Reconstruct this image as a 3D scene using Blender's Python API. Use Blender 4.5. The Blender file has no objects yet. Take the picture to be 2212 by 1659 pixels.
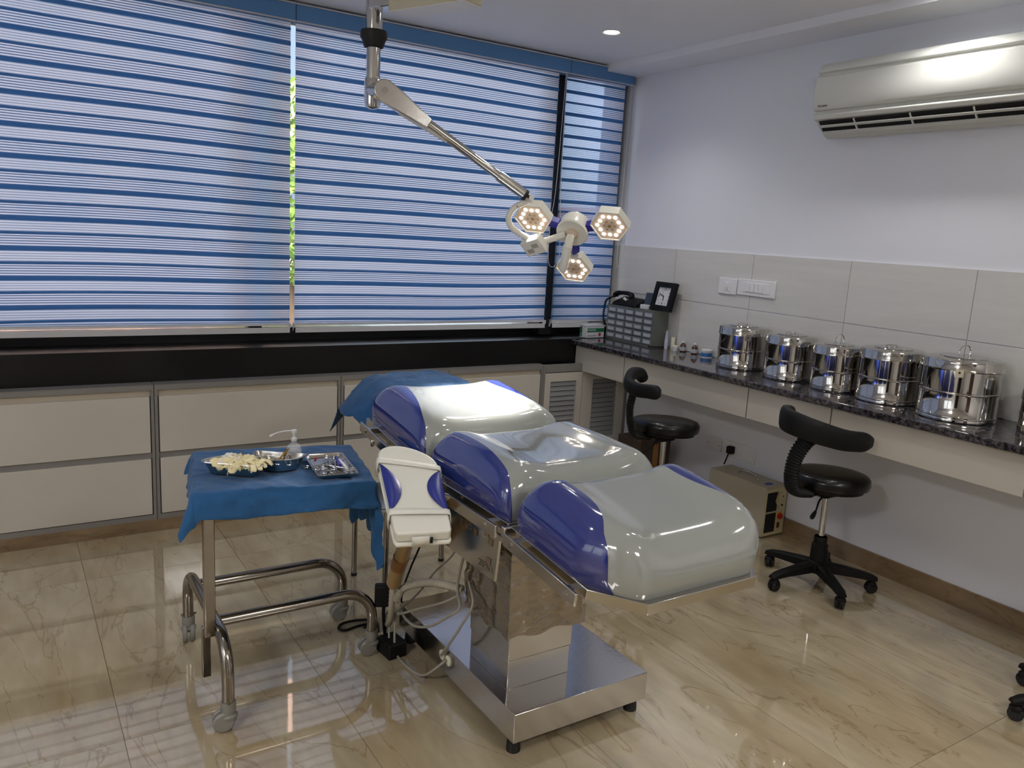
import bpy, bmesh, math, random
from mathutils import Vector, Matrix, noise
PI = math.pi
sc = bpy.context.scene
COL = sc.collection
V = Vector
# ------------------------------------------------------------------ camera
cam_d = bpy.data.cameras.new('camera'); cam = bpy.data.objects.new('camera', cam_d); COL.objects.link(cam)
RR = ((0.8439047, -0.53356982, 0.05592949), (-0.05345837, -0.18736324, -0.98083496), (0.53382306, 0.82474133, -0.18664049))
mw = Matrix.Identity(4)
for i in range(3):
    mw[i][0] = RR[0][i]; mw[i][1] = -RR[1][i]; mw[i][2] = -RR[2][i]
mw[2][3] = 1.45
cam.matrix_world = mw
cam_d.sensor_width = 36.0; cam_d.lens = 1725.69 / 2212 * 36.0
cam_d.clip_start = 0.05; cam_d.clip_end = 200
sc.camera = cam
# ------------------------------------------------------------------ view, world
sc.view_settings.view_transform = 'Standard'
sc.view_settings.look = 'None'
sc.view_settings.gamma = 1.0
sc.view_settings.exposure = 0.48
sc.view_settings.use_curve_mapping = False
sc.cycles.max_bounces = 10
sc.cycles.diffuse_bounces = 5
sc.cycles.glossy_bounces = 5
sc.cycles.transmission_bounces = 8
sc.cycles.transparent_max_bounces = 12
sc.cycles.sample_clamp_indirect = 6.0
sc.cycles.caustics_reflective = False
sc.cycles.caustics_refractive = False
sc.cycles.blur_glossy = 0.3
w = bpy.data.worlds.new('world'); sc.world = w; w.use_nodes = True
nt = w.node_tree; nt.nodes.clear()
sky = nt.nodes.new('ShaderNodeTexSky'); sky.sky_type = 'NISHITA'; sky.sun_disc = False
sky.sun_elevation = math.radians(42); sky.sun_rotation = math.radians(200); sky.air_density = 1.0; sky.dust_density = 3.0
hsv = nt.nodes.new('ShaderNodeHueSaturation'); hsv.inputs['Saturation'].default_value = 0.45
bg = nt.nodes.new('ShaderNodeBackground'); bg.inputs['Strength'].default_value = 0.86
out = nt.nodes.new('ShaderNodeOutputWorld')
nt.links.new(sky.outputs[0], hsv.inputs['Color']); nt.links.new(hsv.outputs[0], bg.inputs[0]); nt.links.new(bg.outputs[0], out.inputs[0])
# sun on the street outside (comes from behind the building, never enters the room)
sd = bpy.data.lights.new('sun', 'SUN'); sd.energy = 1.3; sd.angle = 0.01; sd.color = (1.0, .94, .85)
so = bpy.data.objects.new('sun', sd); COL.objects.link(so)
so.rotation_euler = (math.radians(48), 0, math.radians(20))
DOWN_W = 30.0     # watts of one ceiling downlight
LED_W = 80.0      # watts of one surgical light pod

# ------------------------------------------------------------------ materials
def srgb(r, g, b):
    f = lambda c: (c/255/12.92) if c/255 <= .04045 else ((c/255+.055)/1.055)**2.4
    return (f(r), f(g), f(b), 1)
MATS = {}
def mat(name, col, rough=.5, metal=0.0, spec=.5, coat=0.0, emit=None, es=0.0, bump=None, mottle=None, alpha=1.0, trans=0.0, stretch=None, sheen=0.0):
    """principled material; bump=(scale, strength), mottle=(scale, amount), stretch=(x,y,z) for brushed grain"""
    if name in MATS: return MATS[name]
    m = bpy.data.materials.new(name); m.use_nodes = True
    n = m.node_tree; b = n.nodes['Principled BSDF']
    c = srgb(*col) if max(col) > 1 else (*col, 1)
    b.inputs['Base Color'].default_value = c
    b.inputs['Roughness'].default_value = rough; b.inputs['Metallic'].default_value = metal
    b.inputs['Specular IOR Level'].default_value = spec
    b.inputs['Coat Weight'].default_value = coat; b.inputs['Coat Roughness'].default_value = .04
    b.inputs['Sheen Weight'].default_value = sheen
    b.inputs['Alpha'].default_value = alpha; b.inputs['Transmission Weight'].default_value = trans
    if emit: b.inputs['Emission Color'].default_value = (*emit, 1); b.inputs['Emission Strength'].default_value = es
    if bump or mottle:
        tc = n.nodes.new('ShaderNodeTexCoord'); mp = n.nodes.new('ShaderNodeMapping')
        if stretch: mp.inputs['Scale'].default_value = stretch
        n.links.new(tc.outputs['Object'], mp.inputs['Vector'])
        if bump:
            t = n.nodes.new('ShaderNodeTexNoise'); t.inputs['Scale'].default_value = bump[0]; t.inputs['Detail'].default_value = 5
            n.links.new(mp.outputs[0], t.inputs['Vector'])
            bu = n.nodes.new('ShaderNodeBump'); bu.inputs['Strength'].default_value = bump[1]; bu.inputs['Distance'].default_value = .004
            n.links.new(t.outputs['Fac'], bu.inputs['Height']); n.links.new(bu.outputs[0], b.inputs['Normal'])
        if mottle:
            t = n.nodes.new('ShaderNodeTexNoise'); t.inputs['Scale'].default_value = mottle[0]; t.inputs['Detail'].default_value = 6
            n.links.new(mp.outputs[0], t.inputs['Vector'])
            mx = n.nodes.new('ShaderNodeMix'); mx.data_type = 'RGBA'
            k = mottle[1]
            mx.inputs['A'].default_value = tuple(x*(1-k) for x in c[:3])+(1,)
            mx.inputs['B'].default_value = tuple(min(1, x*(1+k)) for x in c[:3])+(1,)
            n.links.new(t.outputs['Fac'], mx.inputs['Factor']); n.links.new(mx.outputs['Result'], b.inputs['Base Color'])
    MATS[name] = m; return m

M_wall = mat('wall_paint', (226, 228, 236), .65, bump=(60, .08), mottle=(2, .03))
M_ceil = mat('ceiling_paint', (236, 238, 244), .7, mottle=(1.5, .02))
M_room = mat('back_wall_paint', (222, 222, 224), .7, mottle=(2, .03))
M_lam = mat('cream_laminate', (194, 189, 179), .16, coat=.25, mottle=(4, .02))
M_lamd = mat('cream_laminate_edge', (178, 168, 150), .4, mottle=(6, .03))
M_grey = mat('grey_laminate', (128, 125, 122), .38, mottle=(8, .04))
M_louv = mat('grey_louver', (140, 142, 144), .4, mottle=(10, .05))
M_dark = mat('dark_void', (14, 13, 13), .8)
M_blackp = mat('black_lacquer', (9, 9, 11), .35, coat=.12, spec=.3, mottle=(3, .15), bump=(400, .1), stretch=(1, 1, 12))
M_blackf = mat('black_window_frame', (12, 12, 13), .45)
M_steel = mat('stainless_steel', (196, 192, 186), .17, metal=1.0, bump=(8, .05), stretch=(1, 1, .2))
M_brush = mat('brushed_steel', (206, 203, 199), .15, metal=1.0, bump=(60, .06), stretch=(1, 1, 14))
M_mirror = mat('polished_steel', (188, 185, 180), .06, metal=1.0, bump=(3, .25), stretch=(1.5, 1.5, .5))
M_tube = mat('tubular_steel', (152, 145, 136), .16, metal=1.0, mottle=(12, .12))
M_chrome = mat('chrome', (205, 203, 200), .08, metal=1.0, mottle=(4, .03))
M_white = mat('white_enamel', (222, 220, 208), .25, coat=.3, mottle=(5, .02))
M_ac = mat('ac_plastic', (216, 217, 211), .5, spec=.3, mottle=(5, .02))
M_vw = mat('white_vinyl', (144, 147, 143), .10, coat=1.0, mottle=(4, .03), bump=(9, .05))
M_vb = mat('blue_vinyl', (40, 50, 118), .10, coat=1.0, mottle=(5, .06), bump=(10, .06))
M_pb = mat('blue_plastic', (44, 46, 150), .35, mottle=(10, .05))
M_blk = mat('black_plastic', (9, 9, 10), .55, spec=.25, bump=(300, .1), mottle=(9, .1))
M_vblk = mat('black_vinyl', (7, 7, 8), .3, coat=.15, spec=.3, mottle=(8, .1), bump=(200, .04))
M_rub = mat('black_rubber', (10, 10, 11), .6, mottle=(9, .1))
M_cast = mat('grey_caster_plastic', (128, 126, 120), .45, mottle=(12, .06))
M_gcable = mat('grey_cable_sheath', (150, 146, 134), .45, mottle=(20, .08))
M_hose = mat('ivory_hose', (168, 160, 144), .4, mottle=(20, .08))
M_cloth = mat('blue_cloth', (42, 84, 128), .9, spec=.1, sheen=.15, mottle=(14, .30), bump=(90, .5))
M_blueval = mat('blue_valance_fabric', (88, 134, 186), .8, mottle=(8, .05), bump=(40, .1), stretch=(1, 1, 20))
M_rail = mat('blind_rail_aluminium', (196, 196, 200), .4, mottle=(8, .03))
M_cream = mat('cream_metal', (178, 170, 148), .42, mottle=(6, .04))
M_creamp = mat('cream_panel', (196, 186, 146), .4, mottle=(8, .04))
M_orgb = mat('olive_cabinet_metal', (104, 108, 100), .4, mottle=(6, .05))
M_drw = mat('smoked_clear_drawer', (112, 120, 128), .25, coat=.3, mottle=(30, .25), alpha=1)
M_label = mat('paper_label', (176, 178, 182), .8, mottle=(60, .2))
M_box = mat('white_carton', (206, 206, 212), .5, mottle=(10, .03))
M_green = mat('green_print', (18, 104, 66), .5, mottle=(20, .05))
M_red = mat('red_print', (168, 40, 44), .5, mottle=(20, .05))
M_ink = mat('grey_ink', (70, 72, 78), .7, mottle=(20, .05))
M_ink2 = mat('pale_ink', (190, 220, 205), .7, mottle=(20, .05))
M_brown = mat('brown_cardboard', (60, 48, 38), .8, mottle=(10, .1))  # darker than the carton's true brown, for the deep shade around it
M_amber = mat('amber_glass', (70, 30, 12), .1, coat=.5, mottle=(9, .1))
M_glassc = mat('clear_glass', (225, 232, 238), .04, alpha=.28, coat=.5, mottle=(9, .02))
M_paper = mat('white_paper', (206, 206, 208), .8, mottle=(30, .03))
M_glove = mat('latex_glove', (226, 214, 170), .55, mottle=(25, .08), bump=(60, .3))
M_glove2 = mat('white_glove', (226, 224, 214), .55, mottle=(25, .05), bump=(60, .3))
M_gold = mat('gold_plated_steel', (190, 150, 80), .2, metal=1.0, mottle=(9, .1))
M_tubebr = mat('brown_plastic_tube', (158, 128, 84), .35, coat=.2, mottle=(6, .1))
M_tape = mat('brown_tape', (134, 88, 42), .35, coat=.3, mottle=(18, .2), bump=(30, .4))
M_cgreen = mat('lid_cream', (214, 210, 190), .5, mottle=(9, .03))
M_jarb = mat('jar_blue_label', (40, 104, 170), .4, mottle=(9, .05))
M_ledface = mat('led_face_panel', (206, 186, 166), .45, mottle=(40, .15))
M_led = mat('led_lens', (255, 255, 255), .3, emit=(1, .97, .93), es=10)
M_down = mat('downlight_lens', (255, 255, 255), .3, emit=(1, 1, 1), es=30)
M_socket = mat('white_socket_plastic', (224, 224, 226), .35, mottle=(9, .02))
M_orange = mat('orange_plastic', (214, 150, 30), .4, mottle=(9, .05))
M_redp = mat('red_plastic', (170, 24, 18), .35, mottle=(9, .05))
M_navy = mat('navy_screen', (52, 62, 78), .3, coat=.5, mottle=(40, .2))
M_leaf = mat('foliage', (120, 150, 60), .6, mottle=(3, .4))
M_bark = mat('bark', (90, 70, 50), .8, mottle=(9, .3), bump=(20, .5))
M_bldg = mat('pink_render', (206, 168, 150), .8, mottle=(.6, .12))
M_brick = mat('brick_render', (172, 96, 78), .8, mottle=(1.2, .15))
M_pane = mat('far_window_pane', (70, 84, 100), .1, mottle=(1, .1))
M_street = mat('street_ground', (150, 146, 140), .9, mottle=(.5, .1))

def marble(name, base, vein, dark, rough, coat, sc_xyz, rnd=True, vk=.4, ior=1.5, mk=1.0):
    m = bpy.data.materials.new(name); m.use_nodes = True; n = m.node_tree; b = n.nodes['Principled BSDF']; L = n.links.new
    geo = n.nodes.new('ShaderNodeNewGeometry'); oi = n.nodes.new('ShaderNodeObjectInfo')
    ad = n.nodes.new('ShaderNodeVectorMath'); ad.operation = 'ADD'
    mul = n.nodes.new('ShaderNodeVectorMath'); mul.operation = 'SCALE'; mul.inputs[3].default_value = 13.0 if rnd else 0
    cmb = n.nodes.new('ShaderNodeCombineXYZ'); L(oi.outputs['Random'], cmb.inputs[0]); L(oi.outputs['Random'], cmb.inputs[2])
    L(cmb.outputs[0], mul.inputs[0]); L(geo.outputs['Position'], ad.inputs[0]); L(mul.outputs[0], ad.inputs[1])
    mp = n.nodes.new('ShaderNodeMapping'); mp.inputs['Scale'].default_value = sc_xyz; mp.inputs['Rotation'].default_value = (0, 0, .25)
    L(ad.outputs[0], mp.inputs['Vector'])
    t1 = n.nodes.new('ShaderNodeTexNoise'); t1.inputs['Scale'].default_value = 1.6; t1.inputs['Detail'].default_value = 8; t1.inputs['Distortion'].default_value = .9
    t2 = n.nodes.new('ShaderNodeTexNoise'); t2.inputs['Scale'].default_value = 1.3; t2.inputs['Detail'].default_value = 10; t2.inputs['Distortion'].default_value = 2.2
    t3 = n.nodes.new('ShaderNodeTexNoise'); t3.inputs['Scale'].default_value = 9; t3.inputs['Detail'].default_value = 8
    for t in (t1, t2, t3): L(mp.outputs[0], t.inputs['Vector'])
    r1 = n.nodes.new('ShaderNodeValToRGB'); r1.color_ramp.elements[0].position = .35; r1.color_ramp.elements[0].color = srgb(*base)
    r1.color_ramp.elements[1].position = .72; r1.color_ramp.elements[1].color = srgb(*vein); L(t1.outputs['Fac'], r1.inputs[0])
    r2 = n.nodes.new('ShaderNodeValToRGB'); e = r2.color_ramp.elements; e[0].position = .488; e[0].color = (0, 0, 0, 1); e[1].position = .5; e[1].color = (1, 1, 1, 1)
    x = e.new(.512); x.color = (0, 0, 0, 1); L(t2.outputs['Fac'], r2.inputs[0])
    r3 = n.nodes.new('ShaderNodeValToRGB'); r3.color_ramp.elements[0].position = .3; r3.color_ramp.elements[1].position = .75
    r3.color_ramp.elements[0].color = (*[1-.14*mk]*3, 1); r3.color_ramp.elements[1].color = (*[1+.06*mk]*3, 1); L(t3.outputs['Fac'], r3.inputs[0])
    mx = n.nodes.new('ShaderNodeMix'); mx.data_type = 'RGBA'; mx.inputs['B'].default_value = srgb(*dark)
    fm = n.nodes.new('ShaderNodeMath'); fm.operation = 'MULTIPLY'; fm.inputs[1].default_value = vk
    L(r2.outputs[0], fm.inputs[0]); L(fm.outputs[0], mx.inputs['Factor']); L(r1.outputs[0], mx.inputs['A'])
    m3 = n.nodes.new('ShaderNodeMix'); m3.data_type = 'RGBA'; m3.blend_type = 'MULTIPLY'; m3.inputs['Factor'].default_value = 1
    L(mx.outputs['Result'], m3.inputs['A']); L(r3.outputs[0], m3.inputs['B']); L(m3.outputs['Result'], b.inputs['Base Color'])
    b.inputs['Roughness'].default_value = rough; b.inputs['Coat Weight'].default_value = coat; b.inputs['Coat Roughness'].default_value = .01; b.inputs['IOR'].default_value = ior; b.inputs['Coat IOR'].default_value = ior
    bu = n.nodes.new('ShaderNodeBump'); bu.inputs['Strength'].default_value = .012; bu.inputs['Distance'].default_value = .02
    L(t1.outputs['Fac'], bu.inputs['Height']); L(bu.outputs[0], b.inputs['Normal']); L(bu.outputs[0], b.inputs['Coat Normal'])
    MATS[name] = m; return m
M_marble = marble('beige_marble', (188, 175, 147), (166, 146, 112), (128, 100, 66), .05, .8, (2.6, .7, 1), vk=.5, ior=1.75)
M_skirt = marble('brown_marble_skirting', (142, 120, 92), (108, 86, 62), (80, 60, 40), .2, .2, (1.2, 1.2, 3))
M_tile = marble('greige_wall_tile', (212, 210, 206), (205, 203, 199), (188, 186, 180), .12, .2, (1, .5, 5), rnd=True, vk=.06, mk=.25)

def granite():
    m = bpy.data.materials.new('speckled_granite'); m.use_nodes = True; n = m.node_tree; b = n.nodes['Principled BSDF']; L = n.links.new
    tc = n.nodes.new('ShaderNodeTexCoord')
    t = n.nodes.new('ShaderNodeTexNoise'); t.inputs['Scale'].default_value = 55; t.inputs['Detail'].default_value = 6; t.inputs['Roughness'].default_value = .7
    v = n.nodes.new('ShaderNodeTexVoronoi'); v.inputs['Scale'].default_value = 140
    L(tc.outputs['Object'], t.inputs['Vector']); L(tc.outputs['Object'], v.inputs['Vector'])
    r = n.nodes.new('ShaderNodeValToRGB'); e = r.color_ramp.elements; e[0].position = .42; e[0].color = srgb(24, 23, 26); e[1].position = .72; e[1].color = srgb(104, 98, 106)
    L(t.outputs['Fac'], r.inputs[0]); L(r.outputs[0], b.inputs['Base Color'])
    b.inputs['Roughness'].default_value = .08; b.inputs['Coat Weight'].default_value = .3
    return m
M_gran = granite()

def blind_material(name, light, dark, see):
    """sheer pleated roller blind: translucent weave, fine ribs repeat every 10.5 mm, woven groups every 126 mm"""
    m = bpy.data.materials.new(name); m.use_nodes = True; n = m.node_tree; n.nodes.clear(); L = n.links.new
    uv = n.nodes.new('ShaderNodeUVMap'); sp = n.nodes.new('ShaderNodeSeparateXYZ'); L(uv.outputs[0], sp.inputs[0])
    def mt(op, a, b=None, c=None):
        x = n.nodes.new('ShaderNodeMath'); x.operation = op
        for i, q in enumerate((a, b, c)):
            if q is None: continue
            if isinstance(q, (int, float)): x.inputs[i].default_value = q
            else: L(q, x.inputs[i])
        return x.outputs[0]
    z = sp.outputs[1]
    P = mt('FRACT', mt('DIVIDE', z, .126))
    fine = mt('POWER', mt('ABSOLUTE', mt('COSINE', mt('MULTIPLY', z, PI/.0105))), 3.0)
    first = mt('LESS_THAN', P, .52)
    amp = mt('ADD', mt('MULTIPLY', first, .38), .62)
    tn = n.nodes.new('ShaderNodeTexNoise'); tn.inputs['Scale'].default_value = 3; L(uv.outputs[0], tn.inputs['Vector'])
    f = mt('MULTIPLY', fine, amp)
    ramp = n.nodes.new('ShaderNodeMix'); ramp.data_type = 'RGBA'
    ramp.inputs['A'].default_value = (*light, 1); ramp.inputs['B'].default_value = (*dark, 1); L(f, ramp.inputs['Factor'])
    tr = n.nodes.new('ShaderNodeBsdfTranslucent'); L(ramp.outputs['Result'], tr.inputs[0])
    df = n.nodes.new('ShaderNodeBsdfDiffuse'); L(ramp.outputs['Result'], df.inputs[0])
    tp = n.nodes.new('ShaderNodeBsdfTransparent'); tp.inputs[0].default_value = (.7, .8, 1, 1)
    m1 = n.nodes.new('ShaderNodeMixShader'); m1.inputs[0].default_value = .72; L(df.outputs[0], m1.inputs[1]); L(tr.outputs[0], m1.inputs[2])
    m2 = n.nodes.new('ShaderNodeMixShader'); m2.inputs[0].default_value = see; L(m1.outputs[0], m2.inputs[1]); L(tp.outputs[0], m2.inputs[2])
    o = n.nodes.new('ShaderNodeOutputMaterial'); L(m2.outputs[0], o.inputs[0])
    return m
M_blind = blind_material('blind_weave', (.68, .79, 1.0), (.03, .12, .32), .012)
M_blind2 = blind_material('narrow_blind_weave', (.48, .58, .82), (.04, .15, .36), .07)
def transl(name, c):
    m = bpy.data.materials.new(name); m.use_nodes = True; n = m.node_tree; n.nodes.clear(); L = n.links.new
    tc = n.nodes.new('ShaderNodeTexCoord'); t = n.nodes.new('ShaderNodeTexNoise'); t.inputs['Scale'].default_value = 20; L(tc.outputs['Object'], t.inputs['Vector'])
    mx = n.nodes.new('ShaderNodeMix'); mx.data_type = 'RGBA'; mx.inputs['A'].default_value = (*[x*.9 for x in c], 1); mx.inputs['B'].default_value = (*[x*1.1 for x in c], 1)
    L(t.outputs['Fac'], mx.inputs['Factor'])
    tr = n.nodes.new('ShaderNodeBsdfTranslucent'); df = n.nodes.new('ShaderNodeBsdfDiffuse'); m1 = n.nodes.new('ShaderNodeMixShader'); m1.inputs[0].default_value = .7
    L(mx.outputs['Result'], tr.inputs[0]); L(mx.outputs['Result'], df.inputs[0]); L(df.outputs[0], m1.inputs[1]); L(tr.outputs[0], m1.inputs[2])
    o = n.nodes.new('ShaderNodeOutputMaterial'); L(m1.outputs[0], o.inputs[0]); return m
M_band = transl('blind_band_weave', (.085, .22, .45))
M_band2 = transl('blind_band_weave_light', (.11, .25, .48))
def glass_pane():
    m = bpy.data.materials.new('window_glass'); m.use_nodes = True; n = m.node_tree; n.nodes.clear(); L = n.links.new
    tp = n.nodes.new('ShaderNodeBsdfTransparent'); tp.inputs[0].default_value = (.93, .96, .97, 1)
    gl = n.nodes.new('ShaderNodeBsdfGlossy'); gl.inputs['Roughness'].default_value = .02
    fr = n.nodes.new('ShaderNodeFresnel'); fr.inputs[0].default_value = 1.45
    mm = n.nodes.new('ShaderNodeMixShader'); L(fr.outputs[0], mm.inputs[0]); L(tp.outputs[0], mm.inputs[1]); L(gl.outputs[0], mm.inputs[2])
    o = n.nodes.new('ShaderNodeOutputMaterial'); L(mm.outputs[0], o.inputs[0]); return m
M_glass = glass_pane()

M_frost = transl('frosted_glass', (.86, .88, .90))
# ------------------------------------------------------------------ mesh helpers
def BM(): return bmesh.new()
def add_box(bm, x0, x1, y0, y1, z0, z1, mtx=None):
    vs = [bm.verts.new((x, y, z)) for z in (z0, z1) for y in (y0, y1) for x in (x0, x1)]
    for f in ((0, 2, 3, 1), (4, 5, 7, 6), (0, 1, 5, 4), (2, 6, 7, 3), (0, 4, 6, 2), (1, 3, 7, 5)):
        bm.faces.new([vs[i] for i in f])
    if mtx is not None: bmesh.ops.transform(bm, matrix=mtx, verts=vs)
    return vs
def frame_of(d, up=None):
    d = V(d).normalized(); up = V(up) if up else (V((0, 0, 1)) if abs(d.z) < .95 else V((1, 0, 0)))
    a = d.cross(up).normalized(); b = d.cross(a).normalized(); return a, b
def add_tube(bm, pts, r, seg=12, caps=True, closed=False, flat=None):
    """r: number or list; flat: ratio squashing the second axis"""
    pts = [V(p) for p in pts]; n = len(pts); rs = r if isinstance(r, (list, tuple)) else [r]*n
    rings = []; a = None
    for i, p in enumerate(pts):
        if closed: t = (pts[(i+1) % n]-pts[i-1])
        else: t = (pts[min(i+1, n-1)]-pts[max(i-1, 0)])
        t.normalize()
        if a is None: a, b = frame_of(t)
        else:
            a = (a - t*a.dot(t))
            if a.length < 1e-6: a, b = frame_of(t)
            a.normalize(); b = t.cross(a).normalized(); 
        ring = []
        for k in range(seg):
            an = 2*PI*k/seg
            ring.append(bm.verts.new(p + a*math.cos(an)*rs[i] + b*math.sin(an)*rs[i]*(flat or 1)))
        rings.append(ring)
    m = n if closed else n-1
    for i in range(m):
        A, B = rings[i], rings[(i+1) % n]
        for k in range(seg): bm.faces.new((A[k], A[(k+1) % seg], B[(k+1) % seg], B[k]))
    if caps and not closed:
        bm.faces.new(list(reversed(rings[0]))); bm.faces.new(rings[-1])
    return rings
def curve_pts(pts, sub=6, closed=False):
    pts = [V(p) for p in pts]; n = len(pts); out = []
    rng = range(n) if closed else range(n-1)
    for i in rng:
        if closed: p0, p1, p2, p3 = pts[i-1], pts[i], pts[(i+1) % n], pts[(i+2) % n]
        else: p0, p1, p2, p3 = pts[max(i-1, 0)], pts[i], pts[i+1], pts[min(i+2, n-1)]
        for k in range(sub):
            t = k/sub
            out.append(.5*((2*p1)+(-p0+p2)*t+(2*p0-5*p1+4*p2-p3)*t*t+(-p0+3*p1-3*p2+p3)*t**3))
    if not closed: out.append(pts[-1])
    return out
def add_lathe(bm, prof, c=(0, 0, 0), seg=32, mtx=None):
    rings = []; allv = []
    for r, z in prof:
        if r < 1e-5:
            v = bm.verts.new((c[0], c[1], c[2]+z)); rings.append([v]); allv.append(v)
        else:
            ring = [bm.verts.new((c[0]+r*math.cos(2*PI*k/seg), c[1]+r*math.sin(2*PI*k/seg), c[2]+z)) for k in range(seg)]
            rings.append(ring); allv += ring
    for A, B in zip(rings, rings[1:]):
        for k in range(seg):
            k2 = (k+1) % seg
            if len(A) == 1 and len(B) == 1: continue
            if len(A) == 1: bm.faces.new((A[0], B[k2], B[k]))
            elif len(B) == 1: bm.faces.new((A[k], A[k2], B[0]))
            else: bm.faces.new((A[k], A[k2], B[k2], B[k]))
    if mtx is not None: bmesh.ops.transform(bm, matrix=mtx, verts=allv)
    return allv
def add_prism(bm, poly, z0, z1, mtx=None):
    a = [bm.verts.new((x, y, z0)) for x, y in poly]; b = [bm.verts.new((x, y, z1)) for x, y in poly]; n = len(poly)
    bm.faces.new(list(reversed(a))); bm.faces.new(b)
    for i in range(n): bm.faces.new((a[i], a[(i+1) % n], b[(i+1) % n], b[i]))
    if mtx is not None: bmesh.ops.transform(bm, matrix=mtx, verts=a+b)
def add_grid(bm, rows, uv=None):
    """rows: list of lists of points"""
    R = [[bm.verts.new(p) for p in row] for row in rows]; lay = bm.loops.layers.uv.new('UVMap') if uv else None
    for i in range(len(R)-1):
        for j in range(len(R[0])-1):
            f = bm.faces.new((R[i][j], R[i][j+1], R[i+1][j+1], R[i+1][j]))
            if uv:
                for lp, (a, b) in zip(f.loops, ((i, j), (i, j+1), (i+1, j+1), (i+1, j))): lp[lay].uv = uv[a][b]
    return R
def align(p, d, up=None):
    """matrix that takes +z to direction d at point p"""
    z = V(d).normalized()
    a, b = frame_of(z, up)
    m = Matrix.Identity(4)
    xx, yy = a, z.cross(a)
    for i in range(3): m[i][0] = xx[i]; m[i][1] = yy[i]; m[i][2] = z[i]; m[i][3] = p[i]
    return m
def link(name, bm, m, parent=None, smooth=True, bevel=0, seg=2, sub=0, thick=0, recalc=True, wn=False):
    if recalc: bmesh.ops.recalc_face_normals(bm, faces=bm.faces)
    me = bpy.data.meshes.new(name); bm.to_mesh(me); bm.free()
    for p in me.polygons: p.use_smooth = smooth
    if smooth:
        try: me.set_sharp_from_angle(angle=math.radians(38))
        except Exception: pass
    me.materials.append(m)
    o = bpy.data.objects.new(name, me); COL.objects.link(o)
    if parent: o.parent = parent
    if thick:
        s = o.modifiers.new('thickness', 'SOLIDIFY'); s.thickness = thick; s.offset = 0
    if bevel:
        b = o.modifiers.new('bevel', 'BEVEL'); b.width = bevel; b.segments = seg; b.limit_method = 'ANGLE'; b.angle_limit = math.radians(40)
    if sub:
        s = o.modifiers.new('subdivision', 'SUBSURF'); s.levels = sub; s.render_levels = sub
    return o
def share(name, me, parent, loc, rot=None, scale=None):
    o = bpy.data.objects.new(name, me); COL.objects.link(o); o.parent = parent; o.location = loc
    if rot: o.rotation_euler = rot
    if scale: o.scale = scale
    return o
def thing(name, label, cat, loc=(0, 0, 0), rotz=0, group=None):
    o = bpy.data.objects.new(name, None); COL.objects.link(o); o.empty_display_size = .05
    o.location = loc; o.rotation_euler = (0, 0, rotz); o['label'] = label; o['category'] = cat
    if group: o['group'] = group
    return o
def tag(o, label, cat, group=None):
    o['label'] = label; o['category'] = cat
    if group: o['group'] = group
    return o
def struct(name, bm, m, parent=None, **k):
    o = link(name, bm, m, parent, **k)
    if parent is None: o['kind'] = 'structure'
    return o
def boxobj(name, x0, x1, y0, y1, z0, z1, m, parent=None, bevel=0, **k):
    bm = BM(); add_box(bm, x0, x1, y0, y1, z0, z1); return link(name, bm, m, parent, smooth=False if not bevel else True, bevel=bevel, **k)
def lettering(text, size, m, parent, mtx, ext=.0004, name='lettering', align_x='CENTER', bold=0):
    c = bpy.data.curves.new(name, 'FONT'); c.body = text; c.size = size; c.extrude = ext; c.align_x = align_x; c.align_y = 'CENTER'; c.offset = bold
    c.resolution_u = 2
    tmp = bpy.data.objects.new(name, c); COL.objects.link(tmp)
    bpy.context.view_layer.update(); dg = bpy.context.evaluated_depsgraph_get()
    me = bpy.data.meshes.new_from_object(tmp.evaluated_get(dg)); bpy.data.objects.remove(tmp); bpy.data.curves.remove(c)
    me.name = name; me.materials.clear(); me.materials.append(m)
    o = bpy.data.objects.new(name, me); COL.objects.link(o)
    o.parent = parent; o.matrix_local = mtx; return o
def face_mtx(p, right, up):
    r = V(right).normalized(); u = V(up).normalized(); nrm = r.cross(u)
    m = Matrix.Identity(4)
    for i in range(3): m[i][0] = r[i]; m[i][1] = u[i]; m[i][2] = nrm[i]; m[i][3] = p[i]
    return m

# ------------------------------------------------------------------ room shell
XR = 3.346; YW = 4.16; XL = -2.3; YB = -2.4; ZC = 2.456
floor = struct('floor', (lambda b: (add_box(b, XL, XR+.1, YB, 4.2, -.12, -.011), b)[1])(BM()), M_skirt, smooth=False)
tx = [.224+.583*k for k in range(-5, 6)]; ty = [1.079+1.1455*k for k in range(-4, 3)]
tb = BM(); add_box(tb, -.2908, .2908, -.572, .572, -.0105, 0)
tile0 = link('tile', tb, M_marble, floor, smooth=False); tile0.location = (tx[0]+.2915, ty[0]+.5727, 0)
first = True
for i, x in enumerate(tx):
    for j, y in enumerate(ty):
        if x+.583 < XL or y+1.1455 < YB: continue
        if first: tile0.location = (x+.2915, y+.5727, 0); first = False
        else: share('tile', tile0.data, floor, (x+.2915, y+.5727, 0))
bm = BM(); add_box(bm, XL-.1, XR+.1, YB-.1, YW+.1, ZC, ZC+.12); struct('ceiling', bm, M_ceil, smooth=False)
# dropped soffit along the right wall
bm = BM(); add_box(bm, 3.105, XR, YB, 4.02, 2.416, ZC); struct('trim_1', bm, M_ceil, smooth=False)
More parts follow.
